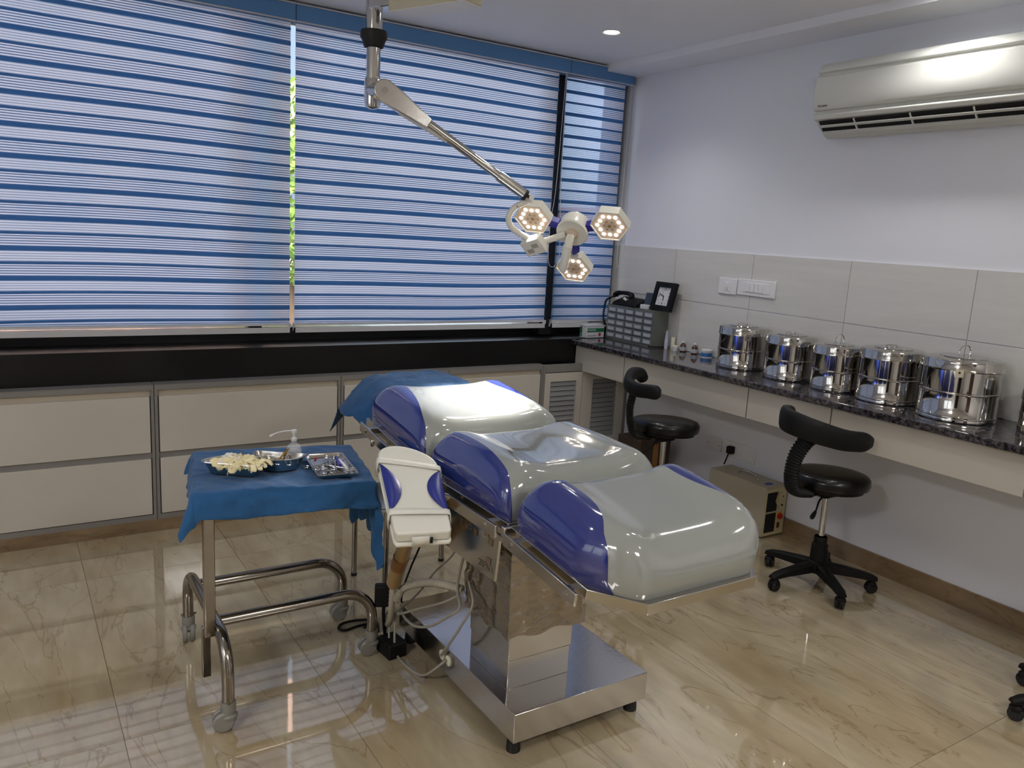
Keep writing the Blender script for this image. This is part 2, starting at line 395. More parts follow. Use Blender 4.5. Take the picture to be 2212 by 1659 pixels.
# right wall with tiled dado
bm = BM(); add_box(bm, XR, XR+.12, YB, YW+.1, -.1, ZC+.05); wr = struct('wall_right', bm, M_wall, smooth=False)
tb = BM(); add_box(tb, -.008, 0, -.2873, .2873, -.143, .143)
t0 = None
for r, zc in enumerate((.9735, 1.2625)):
    for k in range(-6, 5):
        y = 2.898+.577*k+.2885
        if y-.2885 < YB: continue
        if k == 4: continue
        if t0 is None: t0 = link('tile', tb, M_tile, wr, smooth=False, bevel=.0008, seg=1); t0.location = (XR, y, zc)
        else:
            o = share('tile', t0.data, wr, (XR, y, zc))
            if k >= 2: pass
# narrow end tiles beside the window (in the corner)
wy0, wy1, wz0, wz1 = .3, 2.3, .95, 2.25
bm = BM(); add_box(bm, XL-.12, XL, YB-.1, wy0, -.1, ZC+.05); add_box(bm, XL-.12, XL, wy1, YW+.1, -.1, ZC+.05); add_box(bm, XL-.12, XL, wy0, wy1, -.1, wz0); add_box(bm, XL-.12, XL, wy0, wy1, wz1, ZC+.05)
struct('wall_left', bm, M_room, smooth=False)
bm = BM()
for q in ((wy0, wy0+.05), (wy1-.05, wy1), ((wy0+wy1)/2-.03, (wy0+wy1)/2+.03)): add_box(bm, XL-.09, XL-.03, q[0], q[1], wz0, wz1)
add_box(bm, XL-.09, XL-.03, wy0+.05, wy1-.05, wz0, wz0+.05); add_box(bm, XL-.09, XL-.03, wy0+.05, wy1-.05, wz1-.05, wz1)
wo = struct('window_4', bm, M_blackf, smooth=False)  # unseen window added so light reaches the right wall and drawers
for q in ((wy0+.05, (wy0+wy1)/2-.03), ((wy0+wy1)/2+.03, wy1-.05)):
    bm = BM(); add_box(bm, XL-.062, XL-.058, q[0], q[1], wz0+.05, wz1-.05); link('pane', bm, M_frost, wo, smooth=False)
bm = BM(); add_box(bm, XL-.1, XR+.1, YB-.12, YB, -.1, ZC+.05); struct('wall_back', bm, M_room, smooth=False)
# window wall: below the sill and the header, pier on the far left
bm = BM(); add_box(bm, XL, XR, 4.16, 4.30, -.1, .86); add_box(bm, XL, XR, 4.16, 4.30, 2.44, ZC+.05); add_box(bm, XL, -2.15, 4.10, 4.30, .86, 2.44)
struct('wall_window', bm, M_wall, smooth=False)
bm = BM(); add_box(bm, XL, XR, 4.10, 4.16, 2.447, ZC-.001); struct('trim_2', bm, M_blackf, smooth=False)
bm = BM(); add_box(bm, XR-.012, XR, YB, 3.80, 0, .088); struct('baseboard_right', bm, M_skirt, smooth=False)
# windows (black frames with panes)
for n_, (a, b) in enumerate(((-2.15, 1.10), (1.10, 2.86), (2.86, XR))):
    bm = BM(); t = .035
    add_box(bm, a, a+t, 4.17, 4.23, .86, 2.44); add_box(bm, b-t, b, 4.17, 4.23, .86, 2.44)
    add_box(bm, a+t, b-t, 4.17, 4.23, .86, .895); add_box(bm, a+t, b-t, 4.17, 4.23, 2.405, 2.44)
    wo = struct('window_%d' % (n_+1), bm, M_blackf, smooth=False)
    bm = BM(); add_box(bm, a+t, b-t, 4.197, 4.203, .895, 2.405); link('pane', bm, M_glass, wo, smooth=False)
bm = BM(); add_box(bm, 2.785, 2.875, 4.035, 4.165, .84, 2.44); struct('trim_3', bm, M_blackf, smooth=False)
bm = BM(); add_box(bm, 3.30, 3.318, 4.03, 4.165, .84, 2.44); struct('trim_4', bm, M_blackf, smooth=False)
# black granite sill and black lacquered upstand
bm = BM(); add_box(bm, XL, XR, 3.90, 4.16, .80, .828); add_box(bm, XL, XR, 4.12, 4.158, .829, .898); struct('trim_5', bm, M_blackp, smooth=False)
bm = BM(); add_box(bm, XL, 2.958, 3.88, 3.90, .672, .832); struct('trim_6', bm, M_blackp, smooth=False, bevel=.002)
# marble plinth below the cabinets, ledge in the corner
bm = BM(); add_box(bm, XL, 2.69, 3.80, 3.86, 0, .058); struct('baseboard_window', bm, M_skirt, smooth=False)
bm = BM(); add_box(bm, 2.69, XR-.012, 3.50, 3.80, 0, .165); struct('trim_7', bm, M_skirt, smooth=False, bevel=.002)

# door and tall cupboard added behind the camera, unseen, only for dark reflections
bm = BM(); add_box(bm, .2, 1.15, YB, YB+.045, 0, 2.05); d_ = struct('added_door', bm, mat('dark_wood_door', (70, 46, 32), .35, coat=.2, mottle=(6, .25), stretch=(8, 8, 1)), smooth=False)
bm = BM(); add_box(bm, .26, .30, YB+.045, YB+.10, .98, 1.02); link('door_handle', bm, M_chrome, d_, smooth=False)
t = thing('added_cupboard', 'tall grey cupboard added unseen behind the camera for reflections', 'cupboard', (XL+.22, -.9, 0))
boxobj('body', -.215, .20, -.45, .45, 0, 2.0, M_grey, t, bevel=.003)
for q in (-1, 1): boxobj('door', .201, .216, (-.44 if q < 0 else .004), (-.004 if q < 0 else .44), .06, 1.96, M_blackp, t, bevel=.002)
# ------------------------------------------------------------------ outside
bm = BM(); add_box(bm, -30, 45, 5, 60, -6.2, -6.0); struct('street', bm, M_street, smooth=False)
def building(name, label, x0, x1, y0, y1, z1, m, nx, nz, ys):
    t = thing(name, label, 'building', ((x0+x1)/2, (y0+y1)/2, -6))
    cx, cy = (x0+x1)/2, (y0+y1)/2
    boxobj('wall', x0-cx, x1-cx, y0-cy, y1-cy, 0, z1+6, m, t)
    w_ = BM(); add_box(w_, -.5, .5, -.04, .04, -.7, .7); me = None
    for i in range(nx):
        for k in range(nz):
            p = (x0-cx+(i+.5)*(x1-x0)/nx, y0-cy-.02, 1.8+k*3.0)
            if me is None: o = link('window', w_, M_pane, t, smooth=False); o.location = p; me = o.data
            else: share('window', me, t, p)
    return t
building('apartment_building', 'pale pink building seen through the slit between the blinds', -2, 5.6, 16, 24, 15, M_bldg, 4, 6, 16)
building('brick_building', 'reddish building showing through the narrow right blind', 8.0, 10.4, 9.5, 14, 1.9, M_brick, 1, 2, 9)
tr = thing('tree', 'green leafy tree seen through the slit between the blinds', 'tree', (3.6, 11.6, -6))
bm = BM(); add_tube(bm, [(0, 0, 0), (.1, 0, 3), (0, .1, 6.6)], [.16, .13, .07], 8); link('trunk', bm, M_bark, tr)
random.seed(3); bm = BM()
for i in range(2200):
    d = V((random.gauss(0, 1), random.gauss(0, 1), random.gauss(0, 1))).normalized()*random.uniform(.4, 1)**.5
    c = V((d.x*1.2, d.y*1.2, 7.95+d.z*1.45)); a = V((random.gauss(0, 1), random.gauss(0, 1), random.gauss(0, 1))).normalized(); b = a.orthogonal().normalized(); s = random.uniform(.06, .12)
    vs = [bm.verts.new(c+a*s), bm.verts.new(c+b*s*.6), bm.verts.new(c-a*s), bm.verts.new(c-b*s*.6)]; bm.faces.new(vs)
cr = link('foliage', bm, M_leaf, tr, smooth=False, recalc=False); cr['kind'] = 'stuff'

# ------------------------------------------------------------------ roller blinds
def blind(label, x0, x1, vx0, vx1, topnudge=0):
    t = thing('roller_blind', label, 'blind', ((x0+x1)/2, 4.0, .887), 0, 'blue roller blinds on the window wall')
    cx = (x0+x1)/2; L = lambda x: x-cx; zb = .887
    wob = lambda x, z: .0035*math.sin(x*2.3+z*1.1)+.002*math.sin(x*5.1-z*2)
    nx = max(8, int((x1-x0)/.06)); rows = []; uvs = []; z0, z1 = .045, 1.50
    nz = 60
    for j in range(nz+1):
        z = z0+(z1-z0)*j/nz; row = []; ur = []
        for i in range(nx+1):
            x = x0+(x1-x0)*i/nx
            row.append((L(x), .0015*math.sin(x*3), z+wob(x, z)*math.sin(PI*min(1, max(0, (z-z0)/(z1-z0))))**.3 if 0 < j < nz else z)); ur.append((x, z))
        rows.append(row); uvs.append(ur)
    bm = BM(); add_grid(bm, rows, uvs); link('fabric', bm, M_blind if x1-x0 > 1 else M_blind2, t, recalc=False)
    def band(zc, h, m, y):
        bm = BM()
        top = [[(L(x0+(x1-x0)*i/nx), y, zc+h/2+wob(x0+(x1-x0)*i/nx, zc)) for i in range(nx+1)], [(L(x0+(x1-x0)*i/nx), y-.004, zc+wob(x0+(x1-x0)*i/nx, zc)) for i in range(nx+1)], [(L(x0+(x1-x0)*i/nx), y, zc-h/2+wob(x0+(x1-x0)*i/nx, zc)) for i in range(nx+1)]]
        add_grid(bm, top); return link('fabric_fold', bm, m, t, recalc=False)
    k = 1
    while .126*k < z1-.02:
        band(.126*k, .0195, M_band, -.003); k += 1
    k = 0
    while .126*(k+.52) < z1-.02:
        if .126*(k+.52) > z0+.01: band(.126*(k+.52), .0125, M_band2, -.003)
        k += 1
    boxobj('valance', L(vx0), L(vx1), -.05, .04, 1.479, 1.552, M_blueval, t, bevel=.002)
    boxobj('valance_trim', L(vx0), L(vx1), -.053, -.047, 1.552, 1.558, M_rail, t)
    boxobj('valance_lip', L(vx0), L(vx1), -.052, -.046, 1.474, 1.480, M_rail, t)
    bm = BM(); add_box(bm, L(x0-.004), L(x1+.004), -.016, -.008, 0, .026); add_box(bm, L(x0-.004), L(x1+.004), -.008, .016, 0, .006)
    add_box(bm, L(x0-.004), L(x1+.004), .002, .010, .034, .048); add_box(bm, L(x0-.004), L(x0+.002), -.016, .012, 0, .046); add_box(bm, L(x1-.002), L(x1+.004), -.016, .012, 0, .046)
    link('bottom_rail', bm, M_rail, t, smooth=False)
    return t
b1 = blind('leftmost wide blue ribbed roller blind running out of the frame', -2.10, 1.226, -2.12, 1.236)
b2 = blind('middle wide blue ribbed roller blind behind the surgical lamp', 1.250, 2.795, 1.239, 2.838)
b3 = blind('narrow blue ribbed roller blind at the corner by the right wall', 2.845, 3.292, 2.841, 3.322)
def cord(label, pts):
    bm = BM(); add_tube(bm, curve_pts(pts, 8), .0016, 6); o = link('blind_cord', bm, M_rail, None); tag(o, label, 'cord', 'blind cords'); return o
cord('white pull cord loop hanging between the middle and narrow blinds', [(2.796, 3.935, 2.36), (2.79, 3.955, 1.735), (2.766, 3.955, 1.519), (2.767, 3.955, 1.302), (2.8, 3.955, 1.257), (2.835, 3.955, 1.291), (2.846, 3.955, 1.346), (2.824, 3.955, 1.737), (2.803, 3.935, 2.36)])
cord('thin white pull cord loop in the right corner beside the wall', [(3.289, 3.935, 2.36), (3.289, 3.945, 1.8), (3.287, 3.945, 1.318), (3.308, 3.945, 1.284), (3.332, 3.945, 1.319), (3.331, 3.945, 1.8), (3.306, 3.935, 2.36)])

# ------------------------------------------------------------------ window-side cabinets
def drawer_unit(label, x0, x1):
    t = thing('drawer_cabinet', label, 'cabinet', ((x0+x1)/2, 3.80, .058), 0, 'low drawer cabinets under the window')
    c = (x0+x1)/2; a, b = x0-c, x1-c; L = lambda z: z-.058
    bm = BM(); add_box(bm, a, b, .022, .075, 0, L(.69)); link('carcass', bm, M_grey, t, smooth=False)
    boxobj('top_rail', a, b, -.002, .022, L(.666), L(.690), M_grey, t)
    boxobj('finger_pull', a+.013, b-.013, .012, .022, L(.637), L(.666), M_lamd, t)
    boxobj('middle_rail', a+.013, b-.013, .006, .022, L(.349), L(.375), M_grey, t)
    boxobj('bottom_rail', a, b, .0, .022, 0, L(.082), M_grey, t)
    for s, (p, q) in enumerate(((a, a+.013), (b-.013, b))): boxobj('stile', p, q, -.002, .022, L(.082), L(.666), M_grey, t)
    boxobj('drawer_front', a+.018, b-.018, -.004, .020, L(.378), L(.637), M_lam, t, bevel=.0015)
    boxobj('drawer_front', a+.018, b-.018, -.004, .020, L(.086), L(.349), M_lam, t, bevel=.0015)
    return t
drawer_unit('cream drawer cabinet cut off at the left picture edge', -.33, .553)
drawer_unit('cream drawer cabinet behind the draped instrument trolley', .556, 1.427)
drawer_unit('cream drawer cabinet behind the head end of the operating table', 1.430, 2.045)
drawer_unit('cream drawer cabinet beside the louvered doors', 2.048, 2.672)
drawer_unit('cream drawer cabinet further left, mostly out of frame', -1.22, -.333)
def louver_unit(label, x0, x1, ix0, ix1):
    t = thing('louver_cabinet', label, 'cabinet', ((x0+x1)/2, 3.80, .165), 0, 'louvered cabinets in the corner')
    c = (x0+x1)/2; a, b, p, q = x0-c, x1-c, ix0-c, ix1-c; z0, z1 = .012, .475; zi0, zi1 = .055, .423
    boxobj('carcass', a, b, .022, .075, 0, .47, M_dark, t)  # near-black colour stands in for the shade between the slats
    door = BM()
    add_box(door, a, p, -.002, .02, z0, z1); add_box(door, q, b, -.002, .02, z0, z1); add_box(door, p, q, -.002, .02, zi1, z1); add_box(door, p, q, -.002, .02, z0, zi0)
    d = link('door', door, M_lam, t, smooth=False)
    n = 12; h = (zi1-zi0)/n; me = None
    for i in range(n):
        zz = zi0+h*(i+.5)
        if me is None:
            bm = BM(); add_box(bm, p, q, -.002, .002, -h*.45, h*.43); o = link('slat', bm, M_louv, d, smooth=False); o.location = (0, .008, zz); o.rotation_euler = (math.radians(-16), 0, 0); me = o.data
        else: o = share('slat', me, d, (0, .008, zz), (math.radians(-16), 0, 0))
    if x0 < 2.9: boxobj('top_rail', a, b, -.002, .022, .480, .525, M_grey, t)
    return t
louver_unit('cream cabinet with grey louvered door next to the drawers', 2.690, 2.966, 2.731, 2.926)
louver_unit('cream louvered cabinet under the counter in the corner', 2.970, 3.310, 3.052, 3.246)
boxobj('trim_8', 2.674, 2.688, 3.798, 3.87, .058, .69, M_grey)['kind'] = 'structure'
boxobj('trim_9', 3.312, 3.345, 3.81, 3.87, .165, .69, M_grey)['kind'] = 'structure'

# ------------------------------------------------------------------ right-hand counter
bm = BM(); add_box(bm, 2.925, 3.337, YB+.2, 3.878, .797, .828)
o = link('worktop', bm, M_gran, None, bevel=.004); tag(o, 'long dark speckled granite worktop along the right wall', 'worktop')
dr = [3.878, 3.417, 2.515, 2.060, 1.268, .5, -.3]
labs = ['short cream drawer under the worktop in the window corner', 'long cream drawer under the worktop behind the far stool', 'cream drawer under the worktop below the second steel drum', 'cream drawer under the worktop behind the near stool', 'cream drawer under the worktop at the right picture edge', 'cream drawer under the worktop beyond the right picture edge']
for (b_, a_), lab in zip(zip(dr, dr[1:]), labs):
    t = thing('drawer_unit', lab, 'drawer', (2.96, (a_+b_)/2, .643), 0, 'drawers hung under the granite worktop')
    h = (b_-a_)/2
    boxobj('drawer_front', 0, .018, -h+.0035, h-.0035, 0, .150, M_lam, t, bevel=.0015)
    boxobj('drawer_box', .019, .375, -h+.025, h-.025, .004, .153, M_lamd, t)

# ------------------------------------------------------------------ ceiling downlights
def downlight(x, y, label, watts=DOWN_W, spread=130):
    t = thing('downlight', label, 'light', (x, y, ZC), 0, 'recessed ceiling downlights')
    bm = BM(); add_lathe(bm, [(.036, -.001), (.046, -.004), (.048, -.001), (.048, 0)], seg=32); link('trim_ring', bm, M_white, t)
    bm = BM(); add_lathe(bm, [(0, -.002), (.037, -.002)], seg=32); link('lens', bm, M_down, t)
    l = bpy.data.lights.new('lamp', 'SPOT'); l.energy = watts; l.spot_size = math.radians(spread); l.spot_blend = .9; l.shadow_soft_size = .04; l.color = (1, .97, .93)
    lo = bpy.data.objects.new('lamp', l); COL.objects.link(lo); lo.parent = t; lo.location = (0, 0, -.02)
    return t
downlight(2.64, 3.35, 'round white ceiling downlight above the corner window', 14)
downlight(3.0, 1.85, 'ceiling downlight near the air conditioner, above the picture edge', 10)
downlight(.2, 2.2, 'added unseen ceiling downlight above the trolley, above the picture edge', 8)  # out of view, added for light and reflections
downlight(2.1, 1.4, 'added unseen ceiling downlight above the table foot end, above the picture edge', 8)  # added out of view to lift the drawer fronts
downlight(2.2, 2.6, 'added unseen ceiling downlight above the far stool, just above the picture edge', 12)  # unseen, added to brighten the drawers and far stool
downlight(2.6, .3, 'added unseen ceiling downlight at the right rear of the room', 16)  # added in the unseen rear for extra light
downlight(.4, -.6, 'added unseen ceiling downlight behind the camera', 18)  # unseen, added to light the room from behind
downlight(-1.5, 1.0, 'added unseen ceiling downlight at the left of the room', 8)  # unseen, added as extra light from the left

def fill_panel(x, y, label, watts):  # panels added out of view as soft fill light
    t = thing('added_panel_light', label, 'light', (x, y, ZC), 0, 'square ceiling panels added as fill light')
    boxobj('panel_frame', -.31, .31, -.31, .31, -.012, 0, M_white, t, bevel=.002)
    boxobj('diffuser', -.29, .29, -.29, .29, -.0135, -.012, mat('added_panel_diffuser', (255, 255, 255), .5, emit=(1, .98, .95), es=3), t)
    l = bpy.data.lights.new('fill_lamp', 'AREA'); l.energy = watts; l.size = .56; l.color = (1, .97, .93)
    lo = bpy.data.objects.new('fill_lamp', l); COL.objects.link(lo); lo.parent = t; lo.location = (0, 0, -.02)
fill_panel(-1.5, .4, 'square panel light added unseen over the left of the room', 28)
fill_panel(1.6, -1.0, 'square panel light added unseen over the rear behind the camera', 22)
# ------------------------------------------------------------------ air conditioner
t = thing('air_conditioner', 'white wall-mounted split air conditioner high on the right wall', 'air conditioner', (XR, 2.04, 1.955))
y0, y1 = -.52, .47   # along y
def ac_prism(name, prof, m, ya=y0, yb=y1, bevel=0):
    bm = BM(); a = [bm.verts.new((x, ya, z)) for x, z in prof]; b = [bm.verts.new((x, yb, z)) for x, z in prof]; n = len(prof)
    bm.faces.new(a); bm.faces.new(list(reversed(b)))
    for i in range(n): bm.faces.new((a[i], b[i], b[(i+1) % n], a[(i+1) % n]))
    return link(name, bm, m, t, bevel=bevel)
ac_prism('body', [(0, .332), (-.085, .332), (-.140, .312), (-.158, .288), (-.158, .12), (-.150, .085), (-.150, .082), (-.110, .040), (-.07, .012), (-.05, .004), (0, .010)], M_ac, bevel=.006)
ac_prism('front_panel', [(-.150, .262), (-.176, .258), (-.184, .20), (-.182, .125), (-.172, .112), (-.150, .112)], M_ac, y0+.004, y1-.004, bevel=.004)
ac_prism('top_panel', [(-.10, .330), (-.145, .316), (-.168, .290), (-.170, .278), (-.155, .274), (-.15, .30)], M_ac, y0+.004, y1-.004, bevel=.003)
ac_prism('lower_panel', [(-.140, .098), (-.170, .096), (-.174, .090), (-.166, .074), (-.150, .070), (-.14, .07)], M_ac, y0+.004, y1-.004, bevel=.003)
ac_prism('vent', [(-.156, .068), (-.160, .066), (-.120, .024), (-.112, .026)], M_dark, y0+.03, y1-.03)
ac_prism('flap', [(-.152, .050), (-.154, .046), (-.140, .040), (-.139, .043)], M_ac, y0+.032, y1-.032)
ac_prism('flap', [(-.128, .026), (-.134, .020), (-.116, .012), (-.111, .016)], M_ac, y0+.032, y1-.032)
for yy in (-.26, .0, .26):
    ac_prism('divider', [(-.159, .068), (-.163, .064), (-.125, .020), (-.120, .024)], M_ac, yy-.003, yy+.003)
mt_ = face_mtx((-.1835, .43, .128), (0, -1, 0), (-.05, 0, 1))
bm = BM(); add_prism(bm, [(-.006, .005), (.004, .005), (-.002, -.005)], 0, .0004, mt_); link('emblem', bm, M_ink, t, smooth=False)
lettering('DAIKIN', .011, M_ink, t, face_mtx((-.1835, .424, .128), (0, -1, 0), (-.05, 0, 1)), align_x='LEFT')

# ------------------------------------------------------------------ wall sockets
def plate(name, label, x, y, z, w_, h, kind, group):
    t = thing(name, label, 'socket', (x, y, z), 0, group)
    boxobj('face_plate', -.009, 0, -w_/2, w_/2, -h/2, h/2, M_socket, t, bevel=.003)
    def pin(yy, zz, r=.004, tall=1):
        bm = BM(); add_box(bm, -.0105, -.0088, yy-r, yy+r, zz-r*tall, zz+r*tall); link('pin_hole', bm, M_dark, t, smooth=False)
    if kind == 'switch1':
        boxobj('switch_surround', -.011, -.009, -.028, .028, -.026, .026, M_socket, t, bevel=.001)
        boxobj('rocker', -.015, -.011, -.008, .008, -.018, .018, M_socket, t, bevel=.002)
        boxobj('indicator', -.0155, -.0149, -.004, .004, -.012, -.008, M_orange, t)
    if kind == 'switch4':
        boxobj('switch_surround', -.011, -.009, -.095, .090, -.026, .028, M_socket, t, bevel=.001)
        for k in range(4): boxobj('rocker', -.014, -.011, .052-.029*k-.013, .052-.029*k+.013, -.022, .024, M_socket, t, bevel=.0015)
        pin(-.066, .012, .004, 1.6); pin(-.076, -.012); pin(-.054, -.012)
    if kind == 'blank':
        for s in (-1, 1):
            bm = BM(); add_lathe(bm, [(0, 0), (.003, 0)], seg=10, mtx=align((-.0095, s*.042, -.002), (-1, 0, 0))); link('screw', bm, M_dark, t)
    if kind == 'double':
        boxobj('switch_surround', -.011, -.009, -.095, .095, -.030, .030, M_socket, t, bevel=.001)
        pin(-.045, .012, .004, 1.3); pin(-.055, -.010); pin(-.035, -.010)
        boxobj('rocker', -.013, -.011, -.085, -.066, -.012, .012, M_socket, t, bevel=.001)
    return t
plate('wall_switch', 'square white switch plate above the first steel drum', XR-.008, 3.052, 1.227, .128, .086, 'switch1', 'white switch plates on the tiled wall')
plate('wall_switch', 'wide white switch plate with socket on the tiled wall', XR-.008, 2.856, 1.232, .250, .086, 'switch4', 'white switch plates on the tiled wall')
plate('wall_socket', 'blank square white cover plate low on the wall under the worktop', XR, 3.035, .347, .108, .078, 'blank', 'plates under the worktop')
plate('wall_socket', 'white double socket plate above the floor machine', XR, 2.850, .347, .215, .088, 'double', 'plates under the worktop')
bm = BM(); add_box(bm, -.035, 0, -.018, .018, -.022, .02); pl = thing('power_plug', 'black power plug and lead in the socket above the floor machine', 'plug', (XR-.011, 2.895, .350))
link('plug_body', bm, M_blk, pl, bevel=.006)
bm = BM(); add_tube(bm, curve_pts([(-.03, 0, -.018), (-.038, .004, -.05), (-.045, .010, -.081)], 6), .004, 8); link('lead', bm, M_blk, pl)

# ------------------------------------------------------------------ floor machine (cautery / suction)
t = thing('machine_box', 'cream metal machine box with grille panels and red knob on the floor', 'machine', (3.25, 2.70, 0))
boxobj('body', -.08, .08, -.19, .19, .008, .268, M_cream, t, bevel=.003)
boxobj('front_panel', -.076, .076, -.194, -.190, .014, .260, M_creamp, t, bevel=.001)
for z0_, z1_ in ((.140, .240), (.030, .130)):
    g = boxobj('grille', -.070, .006, -.1965, -.194, z0_, z1_, M_dark, t, bevel=.004)
bm = BM(); add_tube(bm, curve_pts([(-.01, -.07, .267), (-.01, -.062, .285), (-.01, -.03, .292), (-.01, .01, .292), (-.01, .045, .285), (-.01, .052, .267)], 5), .005, 8, flat=.6); link('handle', bm, M_chrome, t)
bm = BM(); add_prism(bm, [(.028*math.cos(a*PI/12), .016*math.sin(a*PI/12)) for a in range(24)], .268, .2688, Matrix.Translation((-.01, -.145, 0))); link('sticker', bm, mat('blue_sticker', (44, 74, 150), .5, mottle=(30, .2)), t, smooth=False)
bm = BM(); add_prism(bm, [(-.02, .03), (.018, .04), (.028, -.01), (-.004, -.045), (-.03, -.006)], 0, .003, face_mtx((.022, -.1965, .196), (1, 0, 0), (0, 0, 1))); link('paper_tag', bm, M_creamp, t, smooth=False)
boxobj('knob_plate', .018, .052, -.197, -.194, .092, .128, M_orange, t, bevel=.002)
bm = BM(); add_lathe(bm, [(.016, 0), (.015, .01), (.010, .013), (0, .013)], seg=20, mtx=align((.035, -.197, .108), (0, -1, 0))); link('knob', bm, M_redp, t)
boxobj('rocker_switch', .024, .040, -.198, -.194, .046, .074, mat('dark_red_rocker', (80, 30, 24), .4, mottle=(9, .1)), t, bevel=.001)
for p in ((.045, .212), (.045, .165)):
    bm = BM(); add_lathe(bm, [(.005, 0), (.004, .006), (0, .006)], seg=12, mtx=align((p[0], -.194, p[1]), (0, -1, 0))); link('terminal', bm, M_dark, t)
lettering('ASPIRATOR', .009, M_redp, t, face_mtx((.006, -.1998, .206), (.35, 0, 1), (-1, 0, .35)))
for s in (-1, 1):
    for u in (-1, 1):
        boxobj('foot', s*.06-.01, s*.06+.01, u*.16-.01, u*.16+.01, 0, .009, M_rub, t)
# cardboard carton behind the far stool
t = thing('cardboard_carton', 'plain brown cardboard carton on the floor under the worktop', 'box', (3.13, 3.38, 0))
boxobj('carton_body', -.115, .115, -.10, .10, 0, .325, M_brown, t, bevel=.003)
boxobj('flap', -.115, .115, -.102, -.099, .30, .334, M_brown, t)
boxobj('tape', -.02, .02, -.1035, -.1015, .06, .30, M_tape, t)

# ------------------------------------------------------------------ steel drums
def drum(label, x, y, r, h, latch_ang, handle_up):
    t = thing('steel_drum', label, 'drum', (x, y, .828), 0, 'stainless sterilising drums on the worktop')
    hb = h-.035
    bm = BM(); add_lathe(bm, [(0, .002), (r*.96, 0), (r*.985, .004), (r*.985, .016), (r*.965, .02), (r*.965, hb*.52), (r*.985, hb*.53), (r*.985, hb*.56), (r*.965, hb*.57), (r*.965, hb)], seg=64)
    link('body', bm, M_mirror, t)
    for zz in (.018, hb*.545):
        bm = BM(); add_lathe(bm, [(r*.965, -.004), (r*.99, -.003), (r*.995, 0), (r*.99, .003), (r*.965, .004)], (0, 0, zz), 64); link('rim_band', bm, M_mirror, t)
    bm = BM(); add_lathe(bm, [(r*.975, hb-.008), (r*1.0, hb-.008), (r*1.005, hb-.004), (r*.99, hb), (r*.99, hb+.024), (r*.975, hb+.031), (r*.90, hb+.034), (r*.6, hb+.036), (r*.58, hb+.040), (0, hb+.041)], seg=64)
    lid = link('lid', bm, M_mirror, t)
    zz = hb+.040; q = r*.26
    if handle_up: pts = [(-q, 0, 0), (-q*1.05, .0, .02), (-q*.6, 0, .038), (0, 0, .042), (q*.6, 0, .038), (q*1.05, 0, .02), (q, 0, 0)]
    else: pts = [(-q, 0, .003), (-q*.9, q*.5, .006), (-q*.4, q*.8, .007), (q*.4, q*.8, .007), (q*.9, q*.5, .006), (q, 0, .003)]
    bm = BM(); add_tube(bm, curve_pts([(p[0], p[1], p[2]+zz) for p in pts], 5), .0022, 8); link('handle', bm, M_chrome, lid)
    for s in (-1, 1):
        bm = BM(); add_lathe(bm, [(.006, 0), (.006, .004), (.003, .006), (0, .006)], (s*q, 0, zz), 12); link('rivet', bm, M_chrome, lid)
    # side latch, hinge and hasp
    a = latch_ang; d = V((math.cos(a), math.sin(a), 0)); s_ = V((-math.sin(a), math.cos(a), 0))
    bm = BM(); add_prism(bm, [(-.014, .012), (.014, .012), (.014, -.018), (.010, -.022), (-.010, -.022), (-.014, -.018)], 0, .003, face_mtx(d*(r*1.01)+V((0, 0, hb-.006)), s_, V((0, 0, 1))+d*.25)); link('latch', bm, M_brush, t, smooth=False)
    bm = BM(); add_lathe(bm, [(0, .004), (.004, .004)], seg=12, mtx=align(d*(r*1.01)+V((0, 0, hb-.010)), d)); link('latch_hole', bm, M_dark, t)
    a2 = a+PI*.62; d2 = V((math.cos(a2), math.sin(a2), 0)); s2 = V((-math.sin(a2), math.cos(a2), 0))
    bm = BM(); add_box(bm, -.007, .007, -.018, .022, -.001, .008, face_mtx(d2*(r*.985)+V((0, 0, hb-.004)), s2, (0, 0, 1))); link('hinge', bm, M_brush, t, bevel=.002)
    bm = BM(); add_tube(bm, curve_pts([d2*(r*.97)+s2*.03+V((0, 0, hb*.45)), d2*(r*1.02)+s2*.03+V((0, 0, hb*.45)), d2*(r*1.02)-s2*.03+V((0, 0, hb*.45)), d2*(r*.97)-s2*.03+V((0, 0, hb*.45))], 4), .0022, 6); link('side_handle', bm, M_chrome, t)
    return t
drum('first steel sterilising drum, farthest along the worktop, near the window', 3.210, 2.800, .124, .215, math.radians(232), False)
drum('second steel drum from the window, flat wire handle', 3.198, 2.490, .119, .212, math.radians(262), False)
drum('third steel drum from the window, wire handle standing up', 3.185, 2.222, .110, .205, math.radians(252), True)
drum('fourth steel drum from the window, wider with flat handle', 3.200, 1.968, .132, .226, math.radians(268), False)
drum('largest steel drum, fifth from the window, handle standing up', 3.170, 1.655, .146, .240, math.radians(205), True)
drum('small steel drum cut off at the right picture edge', 3.235, 1.345, .100, .165, math.radians(170), False)

